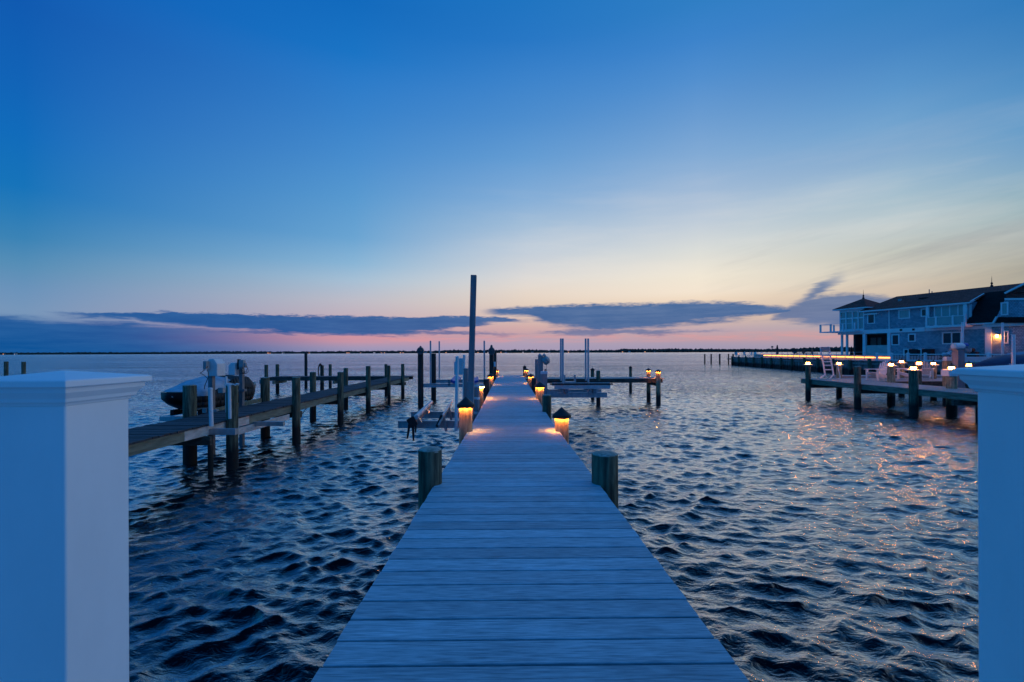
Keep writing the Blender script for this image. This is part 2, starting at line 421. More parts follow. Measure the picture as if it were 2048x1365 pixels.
def build_world():
    w = bpy.data.worlds.new('World')
    scene.world = w
    w.use_nodes = True
    nt = w.node_tree; N, L = nt.nodes, nt.links
    N.clear()

    def put(node, idx, x):
        if isinstance(x, bpy.types.NodeSocket):
            L.new(x, node.inputs[idx])
        else:
            node.inputs[idx].default_value = x

    def m(op, a, b=0.0, c=0.0):
        n = N.new('ShaderNodeMath'); n.operation = op
        put(n, 0, a); put(n, 1, b); put(n, 2, c)
        return n.outputs[0]

    def ss(x, a, b):
        n = N.new('ShaderNodeMapRange'); n.interpolation_type = 'SMOOTHSTEP'
        put(n, 0, x); put(n, 1, a); put(n, 2, b)
        n.inputs[3].default_value = 0; n.inputs[4].default_value = 1
        return n.outputs[0]

    def mr(x, a, b, c=0.0, d=1.0):
        n = N.new('ShaderNodeMapRange')
        put(n, 0, x); put(n, 1, a); put(n, 2, b); put(n, 3, c); put(n, 4, d)
        return n.outputs[0]

    def inv(x):
        return m('SUBTRACT', 1.0, x)

    def mul(*xs):
        o = xs[0]
        for x in xs[1:]:
            o = m('MULTIPLY', o, x)
        return o

    def mixc(f, a, b):
        n = N.new('ShaderNodeMix'); n.data_type = 'RGBA'
        put(n, 'Factor', f)
        ia = [i for i in n.inputs if i.name == 'A' and i.type == 'RGBA'][0]
        ib = [i for i in n.inputs if i.name == 'B' and i.type == 'RGBA'][0]
        for s_, x in ((ia, a), (ib, b)):
            if isinstance(x, bpy.types.NodeSocket):
                L.new(x, s_)
            else:
                s_.default_value = x
        return [o for o in n.outputs if o.type == 'RGBA'][0]

    def ramp(f, stops):
        n = N.new('ShaderNodeValToRGB'); e = n.color_ramp
        e.interpolation = 'LINEAR'
        while len(e.elements) > 1:
            e.elements.remove(e.elements[-1])
        for i, (deg, c) in enumerate(stops):
            el = e.elements[0] if i == 0 else e.elements.new(deg / 90.0)
            el.position = deg / 90.0; el.color = lin(*c)
        L.new(f, n.inputs[0])
        return n.outputs[0]

    def noise(x, y, z, scale, detail=4.0, rough=0.55):
        c = N.new('ShaderNodeCombineXYZ'); put(c, 0, x); put(c, 1, y); put(c, 2, z)
        n = N.new('ShaderNodeTexNoise'); n.inputs['Scale'].default_value = scale
        n.inputs['Detail'].default_value = detail; n.inputs['Roughness'].default_value = rough
        L.new(c.outputs[0], n.inputs['Vector'])
        return n.outputs[0]

    tc = N.new('ShaderNodeTexCoord')
    sp = N.new('ShaderNodeSeparateXYZ'); L.new(tc.outputs['Generated'], sp.inputs[0])
    X, Y, Z = sp.outputs
    A = m('MULTIPLY', m('ARCTAN2', X, Y), 57.29578)
    E = m('MULTIPLY', m('ARCSINE', Z), 57.29578)
    fe = m('MULTIPLY', m('MAXIMUM', E, 0.0), 1 / 90.0)

    ZEN = (0, 112, 206)
    PXS = [
        (50, [(700, (20, 84, 146)), (660, (40, 100, 160)), (622, (118, 150, 186)), (580, (106, 146, 186)), (527, (84, 141, 182)), (475, (56, 130, 181)), (422, (36, 122, 183)), (370, (14, 114, 185)), (264, (8, 106, 186)), (158, (10, 98, 182)), (0, (10, 89, 176))]),
        (710, [(700, (150, 146, 182)), (692, (166, 150, 180)), (678, (206, 146, 160)), (660, (190, 150, 170)), (628, (192, 176, 188)), (601, (188, 186, 198)), (559, (164, 190, 212)), (527, (136, 180, 213)), (475, (104, 163, 209)), (396, (86, 152, 207)), (316, (70, 140, 205)), (237, (55, 130, 202)), (158, (40, 122, 200)), (105, (22, 115, 196)), (0, (12, 105, 188))]),
        (1054, [(700, (165, 154, 182)), (686, (172, 158, 182)), (672, (190, 158, 170)), (657, (206, 168, 168)), (635, (216, 190, 180)), (607, (226, 206, 190)), (586, (228, 213, 200)), (554, (218, 215, 213)), (501, (190, 203, 217)), (448, (160, 188, 215)), (396, (130, 172, 214)), (316, (98, 155, 210)), (237, (75, 140, 205)), (158, (58, 130, 202)), (79, (36, 118, 196)), (0, (28, 115, 192))]),
        (1400, [(700, (160, 152, 178)), (690, (162, 154, 178)), (679, (190, 156, 166)), (662, (186, 164, 176)), (640, (214, 184, 172)), (601, (238, 216, 192)), (586, (243, 227, 207)), (554, (239, 229, 211)), (501, (217, 219, 215)), (448, (192, 204, 216)), (396, (165, 188, 214)), (316, (130, 170, 212)), (237, (105, 155, 208)), (158, (80, 142, 206)), (79, (58, 130, 202)), (0, (45, 125, 195))]),
        (1800, [(700, (150, 148, 172)), (680, (186, 156, 164)), (650, (172, 164, 172)), (620, (200, 182, 168)), (576, (208, 192, 174)), (550, (205, 198, 182)), (506, (192, 195, 186)), (475, (188, 197, 196)), (440, (182, 198, 204)), (396, (165, 190, 204)), (352, (150, 182, 206)), (308, (132, 170, 205)), (242, (108, 160, 205)), (176, (88, 148, 202)), (88, (65, 132, 195)), (0, (50, 125, 190))]),
        (2060, [(700, (120, 130, 152)), (620, (170, 166, 152)), (546, (172, 167, 152)), (513, (168, 170, 162)), (472, (162, 172, 173)), (431, (156, 179, 185)), (390, (146, 177, 191)), (349, (130, 169, 196)), (308, (116, 161, 198)), (246, (98, 154, 199)), (164, (78, 141, 195)), (82, (60, 129, 190)), (0, (44, 121, 187))]),
    ]
    SKY = []
    for px_, st_ in PXS:
        az = math.atan((px_ - CX) / F)
        L_ = [(0.0, st_[0][1])] + [(math.degrees(math.atan((HY - y_) / F * math.cos(az))), c_) for y_, c_ in st_]
        SKY.append((math.degrees(az), L_ + [(58, ZEN), (90, ZEN)]))
    BACK = [(0, (10, 104, 176)), (8, (0, 114, 198)), (25, (0, 114, 204)), (55, ZEN), (90, ZEN)]  # unseen sky behind the camera, coloured to light the post fronts
    LEFT = [(0, (20, 104, 176)), (10, (20, 140, 212)), (30, (6, 134, 216)), (58, ZEN), (90, ZEN)]  # unseen sky past the left edge, brightened to light the house
    SIDE = [(0, (160, 172, 188)), (12, (200, 216, 230)), (30, (190, 222, 248)), (58, (60, 150, 226)), (90, ZEN)]  # invented bright sky outside the view, lights the gate post's inner face
    cols = [(a, ramp(fe, st)) for a, st in SKY]
    c = cols[0][1]
    for (a0, _), (a1, r1) in zip(cols, cols[1:]):
        c = mixc(mr(A, a0, a1), c, r1)
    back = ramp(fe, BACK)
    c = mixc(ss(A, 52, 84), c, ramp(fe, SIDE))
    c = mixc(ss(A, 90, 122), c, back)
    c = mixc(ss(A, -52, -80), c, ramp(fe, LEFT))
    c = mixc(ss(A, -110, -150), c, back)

    gain = m('ADD', 1.0, mul(ss(A, 60, 76), inv(ss(A, 92, 112)), inv(ss(E, 30, 60)), 0.30))  # added boost to the unseen side sky, to brighten the gate post
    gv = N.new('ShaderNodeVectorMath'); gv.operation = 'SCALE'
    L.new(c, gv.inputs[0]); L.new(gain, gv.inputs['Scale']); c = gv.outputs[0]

    # streaky clouds, in azimuth and elevation
    warp = noise(mul(A, 0.10), mul(E, 0.55), 0.0, 1.0, 5)
    fine = noise(mul(A, 0.30), mul(E, 2.2), 3.0, 1.0, 5, 0.6)
    Ed = m('ADD', E, m('ADD', mul(m('SUBTRACT', warp, 0.5), 1.5), mul(m('SUBTRACT', fine, 0.5), 0.8)))
    tex = mr(noise(mul(A, 0.16), mul(E, 1.5), 7.0, 1.0, 6, 0.65), 0.34, 0.60, 0.80, 1.0)
    cdark = mixc(mr(A, -30, 14), lin(8, 82, 150), lin(46, 96, 152))
    # banks: upper and lower edges follow the azimuth, frayed by noise
    fa = m('MULTIPLY', m('ADD', A, 60.0), 1 / 120.0)

    def curve(pts):
        n = N.new('ShaderNodeValToRGB'); e = n.color_ramp; e.interpolation = 'LINEAR'
        while len(e.elements) > 1:
            e.elements.remove(e.elements[-1])
        for i, (a_, v_) in enumerate(pts):
            el = e.elements[0] if i == 0 else e.elements.new((a_ + 60) / 120)
            el.position = (a_ + 60) / 120; g = max(0.0, v_ + 2) / 10; el.color = (g, g, g, 1)
        L.new(fa, n.inputs[0])
        return m('SUBTRACT', m('MULTIPLY', n.outputs[0], 10.0), 2.0)

    big = noise(mul(A, 0.13), mul(E, 0.7), 11.0, 1.0, 6, 0.6)
    puff = noise(mul(A, 0.55), mul(E, 2.6), 4.0, 1.0, 5, 0.65)
    Elo = m('ADD', E, m('ADD', mul(m('SUBTRACT', big, 0.5), 2.2), mul(m('SUBTRACT', fine, 0.5), 1.3)))
    Ehi = m('ADD', E, m('ADD', mul(m('SUBTRACT', warp, 0.5), 0.7), mul(m('SUBTRACT', puff, 0.5), 1.15)))

    def bank(top, bot, sb=0.46, st=0.26):
        t_, b_ = curve(top), curve(bot)
        return mul(ss(Elo, m('SUBTRACT', b_, sb), m('ADD', b_, sb)), inv(ss(Ehi, m('SUBTRACT', t_, st), m('ADD', t_, st))), ss(m('SUBTRACT', t_, b_), 0.0, 0.5))

    mR = bank([(-6, 5.1), (-2, 5.5), (3, 5.75), (12, 5.95), (22, 5.75), (28, 5.3), (31, 4.7), (33, 4.0)],
              [(-6, 5.3), (-2, 5.1), (2, 4.4), (5, 3.4), (10, 2.8), (19, 3.0), (25, 3.5), (30, 4.0), (33, 4.2)])
    mR2 = mul(bank([(29, 3.4), (31.5, 4.9), (34, 5.9), (37, 5.9), (40, 5.0), (45, 4.0), (56, 3.6)],
                   [(29, 3.6), (31.5, 3.3), (36, 2.8), (45, 2.7), (56, 3.0)], 0.4, 0.35), 0.88)
    dx = m('SUBTRACT', A, 34.0); dy = m('SUBTRACT', E, 6.3)
    al = m('ADD', mul(dx, 0.80), mul(dy, 0.60)); ac = m('SUBTRACT', mul(dy, 0.80), mul(dx, 0.60))
    ac = m('ADD', ac, mul(m('SUBTRACT', fine, 0.5), 2.2))
    wisp = mul(inv(ss(m('ABSOLUTE', ac), 0.05, 0.95)), ss(al, -3.2, -1.0), inv(ss(al, 0.4, 3.2)), 0.85)
    mL = bank([(-48, 3.6), (-44, 3.85), (-38, 4.1), (-28, 4.25), (-15, 4.35), (-8, 4.6), (-4, 4.5), (3, 4.1)],
              [(-48, 3.8), (-44, 3.55), (-38, 3.2), (-32, 2.7), (-27, 2.25), (-15, 2.15), (-10, 2.6), (-5, 3.6), (3, 4.0)], 0.3, 0.14)
    mL2 = mul(bank([(-30, 2.5), (-20, 2.6), (-8, 2.65), (0, 2.5), (6, 2.2)], [(-30, 2.1), (-20, 2.05), (-8, 2.2), (0, 2.25), (6, 2.3)], 0.2, 0.2), 0.8)
    mLL = mul(inv(ss(Elo, m('SUBTRACT', curve([(-60, 3.0), (-46, 2.95), (-40, 2.85), (-33, 2.5), (-26, 1.9), (-18, 1.0), (-10, -1.5)]), 0.35), m('ADD', curve([(-60, 3.0), (-46, 2.95), (-40, 2.85), (-33, 2.5), (-26, 1.9), (-18, 1.0), (-10, -1.5)]), 0.35))), inv(ss(A, -43, -20)), 0.96)
    mS = mul(bank([(2, 2.5), (8, 2.8), (16, 2.75), (24, 2.5), (29, 2.2)], [(2, 2.4), (8, 2.05), (16, 2.0), (24, 2.2), (29, 2.3)], 0.25, 0.25), 0.75)
    mk = m('MINIMUM', 1.0, m('MAXIMUM', m('MAXIMUM', m('MAXIMUM', mR, mR2), m('MAXIMUM', wisp, mL)), m('MAXIMUM', m('MAXIMUM', mS, mL2), mLL)))
    mk = mul(mk, 0.97)
    cdark = mixc(mul(inv(tex), 2.2), cdark, mixc(mr(A, -30, 14), lin(46, 106, 168), lin(98, 126, 170)))
    # thin veils on the sunset side, low over the houses
    v1 = noise(m('ADD', mul(A, 0.07), mul(E, -0.09)), m('ADD', mul(E, 0.55), mul(A, -0.11)), 1.0, 1.0, 6, 0.62)
    veil = mul(mr(v1, 0.46, 0.72), ss(A, 20, 34), ss(E, 5.0, 7.0), inv(ss(E, 9, 15)), 0.34)
    c = mixc(veil, c, lin(120, 126, 140))
    v2 = noise(m('ADD', mul(A, 0.05), mul(E, 0.02)), mul(E, 0.35), 5.0, 1.0, 5, 0.55)
    glow = mul(mr(v2, 0.45, 0.75), ss(A, -14, 10), ss(E, 5, 9), inv(ss(E, 13, 24)), 0.22)
    c = mixc(glow, c, lin(246, 236, 222))
    c = mixc(mk, c, cdark)
    pk = mul(mr(fine, 0.42, 0.62), ss(E, 1.05, 1.5), inv(ss(E, 1.9, 2.4)), ss(A, -26, -12), inv(ss(A, 34, 44)), 0.28, inv(mul(mk, 0.7)))
    c = mixc(pk, c, lin(244, 150, 140))

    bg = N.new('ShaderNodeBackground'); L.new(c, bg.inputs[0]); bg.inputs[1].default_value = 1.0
    sky = N.new('ShaderNodeTexSky'); sky.sky_type = 'NISHITA'; sky.sun_disc = False
    sky.sun_elevation = math.radians(SUN_EL); sky.sun_rotation = math.radians(SUN_AZ)
    bg2 = N.new('ShaderNodeBackground'); L.new(sky.outputs[0], bg2.inputs[0]); bg2.inputs[1].default_value = 0.05
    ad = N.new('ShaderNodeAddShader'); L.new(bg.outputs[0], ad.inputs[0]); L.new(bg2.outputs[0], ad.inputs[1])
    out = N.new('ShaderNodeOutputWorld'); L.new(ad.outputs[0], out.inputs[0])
    w.cycles.sampling_method = 'MANUAL'
    w.cycles.sample_map_resolution = 1024


build_world()
sl = bpy.data.lights.new('sun', 'SUN')
sl.energy = 0.3; sl.angle = math.radians(4); sl.color = (1.0, 0.72, 0.5)
so = bpy.data.objects.new('sun', sl)
COL.objects.link(so)
so.rotation_euler = (math.radians(90 - SUN_EL), 0, math.radians(180 - SUN_AZ))
so.location = (0, 0, 40)

# ------------------------------------------------------------------ water
def build_water():
    r = [0.6]
    while r[-1] < 9000:
        r.append(r[-1] * 1.0042 + 0.0004)
    r = np.array(r)
    a = np.linspace(math.radians(-70), math.radians(70), 660)
    R_, A_ = np.meshgrid(r, a, indexing='ij')
    X = (R_ * np.sin(A_)).astype(np.float32); Y = (R_ * np.cos(A_)).astype(np.float32)
    sp = R_ * 0.0041
    Z = np.zeros_like(X); DX = np.zeros_like(X); DY = np.zeros_like(X)
    near = R_[:, 0] < 260
    k = int(near.sum())
    x, y, s = X[:k], Y[:k], sp[:k]
    z = np.zeros_like(x); dx = np.zeros_like(x); dy = np.zeros_like(x)
    n = 110
    got = np.zeros_like(x); tot = 1e-9
    for i in range(n):
        lam = math.exp(rng.uniform(math.log(0.085), math.log(2.6)))
        wgt = math.exp(-0.5 * (math.log(lam / 0.32) / 0.8) ** 2)
        th = -PI / 2 + (1 if i % 2 else -1) * rng.normal(0.56, 0.36)
        kk = 2 * PI / lam
        slope = 0.050 * wgt
        amp = slope / kk
        ph = rng.uniform(0, 2 * PI)
        fade = np.clip((lam / s - 2.0) / 2.5, 0, 1)
        q = kk * (x * math.cos(th) + y * math.sin(th)) + ph
        c_, s_ = np.cos(q), np.sin(q)
        z += fade * amp * c_
        got += fade * slope ** 2; tot += slope ** 2
        dx -= fade * amp * 1.0 * math.cos(th) * s_
        dy -= fade * amp * 1.0 * math.sin(th) * s_
    # patches of stronger and weaker chop
    pat = 1.0 + 0.28 * np.sin(x * 0.9 + 0.7 * np.sin(y * 0.5)) * np.sin(y * 0.75 + 1.3 + 0.8 * np.sin(x * 0.43))
    chop = np.ones_like(X); chop[:k] = 1.0 - got / tot
    Z[:k] = z * pat; DX[:k] = dx * pat; DY[:k] = dy * pat
    X = X + DX; Y = Y + DY
    nr, na = X.shape
    co_ = np.stack([X, Y, Z], -1).reshape(-1, 3).astype(np.float32)
    idx = np.arange(nr * na).reshape(nr, na)
    q = np.stack([idx[:-1, :-1], idx[:-1, 1:], idx[1:, 1:], idx[1:, :-1]], -1).reshape(-1, 4)
    q = q.astype(np.int32)
    me = bpy.data.meshes.new('water')
    me.vertices.add(len(co_)); me.vertices.foreach_set('co', co_.ravel())
    me.loops.add(q.size); me.loops.foreach_set('vertex_index', q.ravel())
    me.polygons.add(len(q)); me.polygons.foreach_set('loop_start', np.arange(0, q.size, 4, dtype=np.int32))
    me.update(calc_edges=True)
    me.polygons.foreach_set('use_smooth', np.ones(len(q), dtype=bool))
    at = me.attributes.new('chop', 'FLOAT', 'POINT'); at.data.foreach_set('value', chop.astype(np.float32).ravel())
    o = bpy.data.objects.new('water', me)
    COL.objects.link(o)
    m, nt, b = new_mat('bay_water')
    N, L = nt.nodes, nt.links
    b.inputs['Base Color'].default_value = (0.0006, 0.0025, 0.005, 1)
    b.inputs['Roughness'].default_value = 0.07
    b.inputs['IOR'].default_value = 1.75
    b.inputs['Specular IOR Level'].default_value = 0.5
    tc = N.new('ShaderNodeTexCoord')
    mp = N.new('ShaderNodeMapping'); mp.inputs['Scale'].default_value = (6.5, 11.0, 8); mp.inputs['Rotation'].default_value = (0, 0, 0.2)
    L.new(tc.outputs['Object'], mp.inputs['Vector'])
    n1 = N.new('ShaderNodeTexNoise'); n1.inputs['Scale'].default_value = 1.0; n1.inputs['Detail'].default_value = 4; n1.inputs['Roughness'].default_value = 0.55
    n1.inputs['Distortion'].default_value = 0.6
    L.new(mp.outputs[0], n1.inputs['Vector'])
    mp2 = N.new('ShaderNodeMapping'); mp2.inputs['Scale'].default_value = (0.55, 1.3, 1); mp2.inputs['Rotation'].default_value = (0, 0, -0.15)
    L.new(tc.outputs['Object'], mp2.inputs['Vector'])
    n2 = N.new('ShaderNodeTexNoise'); n2.inputs['Scale'].default_value = 1.0; n2.inputs['Detail'].default_value = 3
    L.new(mp2.outputs[0], n2.inputs['Vector'])
    mp3 = N.new('ShaderNodeMapping'); mp3.inputs['Scale'].default_value = (0.02, 0.09, 1)
    L.new(tc.outputs['Object'], mp3.inputs['Vector'])
    n3 = N.new('ShaderNodeTexNoise'); n3.inputs['Scale'].default_value = 1.0; n3.inputs['Detail'].default_value = 4
    L.new(mp3.outputs[0], n3.inputs['Vector'])
    st = N.new('ShaderNodeMapRange'); st.inputs['From Min'].default_value = 0.35; st.inputs['From Max'].default_value = 0.65
    st.inputs['To Min'].default_value = 0.55; st.inputs['To Max'].default_value = 1.0
    L.new(n3.outputs[0], st.inputs['Value'])
    b1 = N.new('ShaderNodeBump'); b1.inputs['Distance'].default_value = 0.036
    L.new(st.outputs[0], b1.inputs['Strength'])
    L.new(n1.outputs[0], b1.inputs['Height'])
    b2 = N.new('ShaderNodeBump'); b2.inputs['Distance'].default_value = 0.10; b2.inputs['Strength'].default_value = 0.55
    L.new(n2.outputs[0], b2.inputs['Height']); L.new(b1.outputs[0], b2.inputs['Normal'])
    ca = N.new('ShaderNodeAttribute'); ca.attribute_name = 'chop'
    mp4 = N.new('ShaderNodeMapping'); mp4.inputs['Scale'].default_value = (1.5, 2.6, 1); mp4.inputs['Rotation'].default_value = (0, 0, 0.1)
    L.new(tc.outputs['Object'], mp4.inputs['Vector'])
    n4 = N.new('ShaderNodeTexNoise'); n4.inputs['Scale'].default_value = 1.0; n4.inputs['Detail'].default_value = 3
    L.new(mp4.outputs[0], n4.inputs['Vector'])
    cs = N.new('ShaderNodeMath'); cs.operation = 'MULTIPLY'
    L.new(ca.outputs['Fac'], cs.inputs[0]); L.new(st.outputs[0], cs.inputs[1])
    b3 = N.new('ShaderNodeBump'); b3.inputs['Distance'].default_value = 0.50
    L.new(cs.outputs[0], b3.inputs['Strength'])
    L.new(n4.outputs[0], b3.inputs['Height']); L.new(b2.outputs[0], b3.inputs['Normal'])
    fr = N.new('ShaderNodeFresnel'); fr.inputs['IOR'].default_value = 1.333
    L.new(b3.outputs[0], fr.inputs['Normal'])
    f1 = N.new('ShaderNodeMath'); f1.operation = 'SUBTRACT'; f1.inputs[1].default_value = 0.0265; L.new(fr.outputs[0], f1.inputs[0])
    f2 = N.new('ShaderNodeMath'); f2.operation = 'MULTIPLY'; f2.inputs[1].default_value = -5.5; L.new(f1.outputs[0], f2.inputs[0])
    f3 = N.new('ShaderNodeMath'); f3.operation = 'EXPONENT'; L.new(f2.outputs[0], f3.inputs[0])
    f4 = N.new('ShaderNodeMath'); f4.operation = 'SUBTRACT'; f4.inputs[0].default_value = 1.0; f4.use_clamp = True; L.new(f3.outputs[0], f4.inputs[1])
    gl = N.new('ShaderNodeBsdfGlossy'); gl.inputs['Roughness'].default_value = 0.12; gl.inputs['Color'].default_value = (1, 1, 1, 1)
    L.new(b3.outputs[0], gl.inputs['Normal'])
    df = N.new('ShaderNodeBsdfDiffuse'); df.inputs['Color'].default_value = (0.0012, 0.006, 0.011, 1)
    ms = N.new('ShaderNodeMixShader')
    L.new(f4.outputs[0], ms.inputs[0]); L.new(df.outputs[0], ms.inputs[1]); L.new(gl.outputs[0], ms.inputs[2])
    N.remove(b)
    L.new(ms.outputs[0], [n for n in N if n.type == 'OUTPUT_MATERIAL'][0].inputs['Surface'])
    me.materials.append(m)
    struct(o)


build_water()

# ------------------------------------------------------------------ pilings
def shaft(mb, x, y, r, z0, z1, n=20, wob=0.04, lean=(0, 0), flat=False):
    k = 7
    rings = []
    ph = [random.uniform(0, 6.28) for _ in range(3)]
    for j in range(k):
        t = j / (k - 1); z = z0 + (z1 - z0) * t
        ring = []
        for i in range(n):
            a = 2 * PI * i / n
            rr = r * (1.04 - 0.05 * t) * (1 + wob * (math.sin(2 * a + ph[0]) + 0.6 * math.sin(3 * a + ph[1] + 2 * t)) * 0.5)
            ring.append(Vector((x + rr * math.cos(a) + lean[0] * (z - z0), y + rr * math.sin(a) + lean[1] * (z - z0), z)))
        rings.append(ring)
    return mb.loft(rings)


def cone_cap(root, x, y, r, zr, za, lit=True, name='cap'):
    c = MB().lathe((x, y, 0), [(r * 0.30, zr + 0.044), (r - 0.005, zr + 0.044), (r - 0.003, zr), (r, zr), (r * 1.01, zr + 0.05), (r * 0.5, zr + 0.05 + (za - zr - 0.05) * 0.5), (0.006, za)], 32)
    o = c.build(name, 'cap', root, smooth=50)
    if lit:
        MB().lathe((x, y, 0), [(r * 0.87, zr + 0.021), (r * 0.955, zr + 0.021), (r * 0.955, zr + 0.032), (r * 0.87, zr + 0.032), (r * 0.87, zr + 0.021)], 32, closed=False).build('light_ring', 'ring', o)
    return o


def lantern(root, x, y, r, z, s=1.0):
    pl = MB().sq((x, y, 0), [(r * 1.22, z), (r * 1.25, z + 0.035), (r * 0.8, z + 0.05)]).build('base_plate', 'boxwhite', root)
    h = MB().lathe((x, y, 0), [(0.165 * s, z + 0.15 * s), (0.17 * s, z + 0.17 * s), (0.09 * s, z + 0.235 * s), (0.03 * s, z + 0.255 * s), (0.022 * s, z + 0.30 * s), (0.004, z + 0.32 * s)], 16)
    hd = h.build('hood', 'pewter', root, smooth=40)
    MB().lathe((x, y, 0), [(0.07 * s, z + 0.052), (0.092 * s, z + 0.085), (0.085 * s, z + 0.15 * s)], 16).build('lens', 'lantern', root, smooth=40)
    for i in range(4):
        a = PI / 4 + i * PI / 2
        MB().tube((x + 0.118 * s * math.cos(a), y + 0.118 * s * math.sin(a), z + 0.04), (x + 0.118 * s * math.cos(a), y + 0.118 * s * math.sin(a), z + 0.17 * s), 0.008, n=6).build('lantern_bar', 'pewter', hd)
    return pl


def piling(px, w, Y, top, label, group, kind='plain', mat='pile', apex=None, rim=None, lean=(0, 0), x=None, detail=True):
    """timber pile whose centre stands at column px, w pixels wide, at distance Y; top row gives its head"""
    X = XA(px, Y, top) if x is None else x
    r = w / 2 / F * Y
    if kind in ('lit', 'cone'):
        zr, za = ZA(rim, Y, px), ZA(apex, Y, px)
        root = thing('lit_piling' if kind == 'lit' else 'capped_piling', label, 'piling', (X, Y, 0), group)
        shaft(MB(), X, Y, r, -1.3, zr + 0.02, lean=lean).build('post', mat, root, smooth=50)
        cone_cap(root, X, Y, r * 1.17 + (0.018 if kind == 'lit' else 0), zr, za, kind == 'lit')
    elif kind == 'lantern':
        zt = ZA(top, Y, px)
        root = thing('lantern_piling', label, 'piling', (X, Y, 0), group)
        shaft(MB(), X, Y, r, -1.3, zt, lean=lean).build('post', mat, root, smooth=50)
        lantern(root, X, Y, r, zt)
    else:
        zt = ZA(top, Y, px)
        if detail:
            root = thing('piling', label, 'piling', (X, Y, 0), group)
            shaft(MB(), X, Y, r, -1.3, zt, lean=lean).build('post', mat, root, smooth=50)
            dx, dy = lean[0] * (zt + 1.3), lean[1] * (zt + 1.3)
            MB().lathe((X + dx, Y + dy, 0), [(r * 0.97, zt - 0.012), (r * 0.965, zt + 0.006), (r * 0.8, zt + 0.016), (r * 0.3, zt + 0.02)], 20).build('end_grain', 'endgrain', root, smooth=40)
        else:
            root = tag(shaft(MB(), X, Y, r, -1.3, zt, lean=lean).build('piling', mat, None, smooth=50), label, 'piling', group)
    return root


# ------------------------------------------------------------------ foreground gate posts on the patio
ZP = 1.585
patio = MB().box2(-14, 24, -9, 1.02, ZP - 0.25, ZP)
struct(patio.build('patio', 'paverstone'))
sw = MB().box2(-14, 24, 0.72, 0.94, -2.0, ZP - 0.254)
sea = sw.build('sea_wall', 'bulkboard')
tag(sea, 'timber sea wall under the patio edge at the near end of the pier', 'sea wall')


def newel(x0, y0, s, zrim, label, zcorr=0.0):
    cx, cy = x0 + s / 2, y0 + s / 2
    root = thing('newel_post', label, 'gate post', (cx, cy, ZP), 'white gate posts at the head of the pier')
    h = s / 2
    MB().sq((cx, cy, 0), [(h, ZP), (h, zrim - 0.05)]).build('shaft', 'white', root, bevel=0.004, bseg=3)
    MB().sq((cx, cy, 0), [(h + 0.012, ZP + 0.002), (h + 0.012, ZP + 0.10), (h + 0.003, ZP + 0.115)]).build('base_trim', 'white', root, bevel=0.003)
    cap = MB().sq((cx, cy, 0), [(h + 0.0015, zrim - 0.052), (h + 0.004, zrim - 0.046), (h + 0.009, zrim - 0.044), (h + 0.011, zrim - 0.036), (h + 0.020, zrim - 0.024),
                                (h + 0.021, zrim - 0.014), (h + 0.030, zrim - 0.0125), (h + 0.030, zrim), (h + 0.026, zrim + 0.002), (0.004, zrim + 0.016)])
    cap.build('post_cap', 'white', root, bevel=0.0015)
    return root


newel(-0.884 - 0.15, 0.90, 0.15, EYE - 0.0515, 'white vinyl gate post with pyramid cap standing before the old timber pier')
newel(1.072, 0.90, 0.15, EYE - 0.043, "white vinyl gate post with pyramid cap standing before the neighbour's lantern-lit dock")

# ------------------------------------------------------------------ main pier
PA = 0.0066


def zdeck(Y):
    k = 0.6
    t = (Y - 9.0) / k
    sm = Y - k * math.log1p(math.exp(t)) if t < 30 else 9.0
    return EYE - (1.105 + 0.0285 * sm)


def pr(x, Y):
    return Vector((x - PA * Y, Y + PA * x, 0))


XL, XR = -0.695, 0.832
pier = thing('pier', 'long straight pier of grey boards running out between lit pilings', 'pier', (0, 1.1, 1.55))
deck = MB()
pitch = 0.1544
Yb = 1.68 - 4 * pitch
i = 0
while Yb < 26.85:
    y0, y1 = Yb + 0.006, Yb + pitch - 0.006
    z0, z1 = zdeck(y0), zdeck(y1)
    jl, jr = random.uniform(-0.004, 0.004), random.uniform(-0.004, 0.004)
    sk = random.uniform(-0.0012, 0.0012)
    b = 0.0025
    jz = random.uniform(-0.0008, 0.0008)

    def c(x, y, z):
        p = pr(x, y + sk * x); return (p.x, p.y, z + jz)
    xa, xb = XL + jl, XR + jr
    prof = [(y0, z0 - 0.026), (y0, z0 - b), (y0 + b, z0), (y1 - b, z1), (y1, z1 - b), (y1, z1 - 0.026)]
    deck.add([c(xa, y, z) for y, z in prof] + [c(xb, y, z) for y, z in prof],
             [(0, 1, 2, 3, 4, 5), (11, 10, 9, 8, 7, 6)] + [(k, 6 + k, 6 + (k + 1) % 6, (k + 1) % 6) for k in range(6)])
    Yb += pitch; i += 1
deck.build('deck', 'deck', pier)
for xs in (XL + 0.02, 0.07, XR - 0.06):
    st = MB()
    ys = [1.06 + 0.6 * k for k in range(44)]
    ys = [y for y in ys if y < 26.8] + [26.8]
    for a, b2 in zip(ys, ys[1:]):
        pa, pb = pr(xs, a), pr(xs, b2)
        st.add([(pa.x, pa.y, zdeck(a) - 0.029), (pa.x + 0.04, pa.y, zdeck(a) - 0.029), (pa.x + 0.04, pa.y, zdeck(a) - 0.26), (pa.x, pa.y, zdeck(a) - 0.26),
                (pb.x, pb.y, zdeck(b2) - 0.029), (pb.x + 0.04, pb.y, zdeck(b2) - 0.029), (pb.x + 0.04, pb.y, zdeck(b2) - 0.26), (pb.x, pb.y, zdeck(b2) - 0.26)],
               [(0, 1, 2, 3), (7, 6, 5, 4), (0, 4, 5, 1), (1, 5, 6, 2), (2, 6, 7, 3), (3, 7, 4, 0)])
    st.build('stringer', 'beamwood', pier)
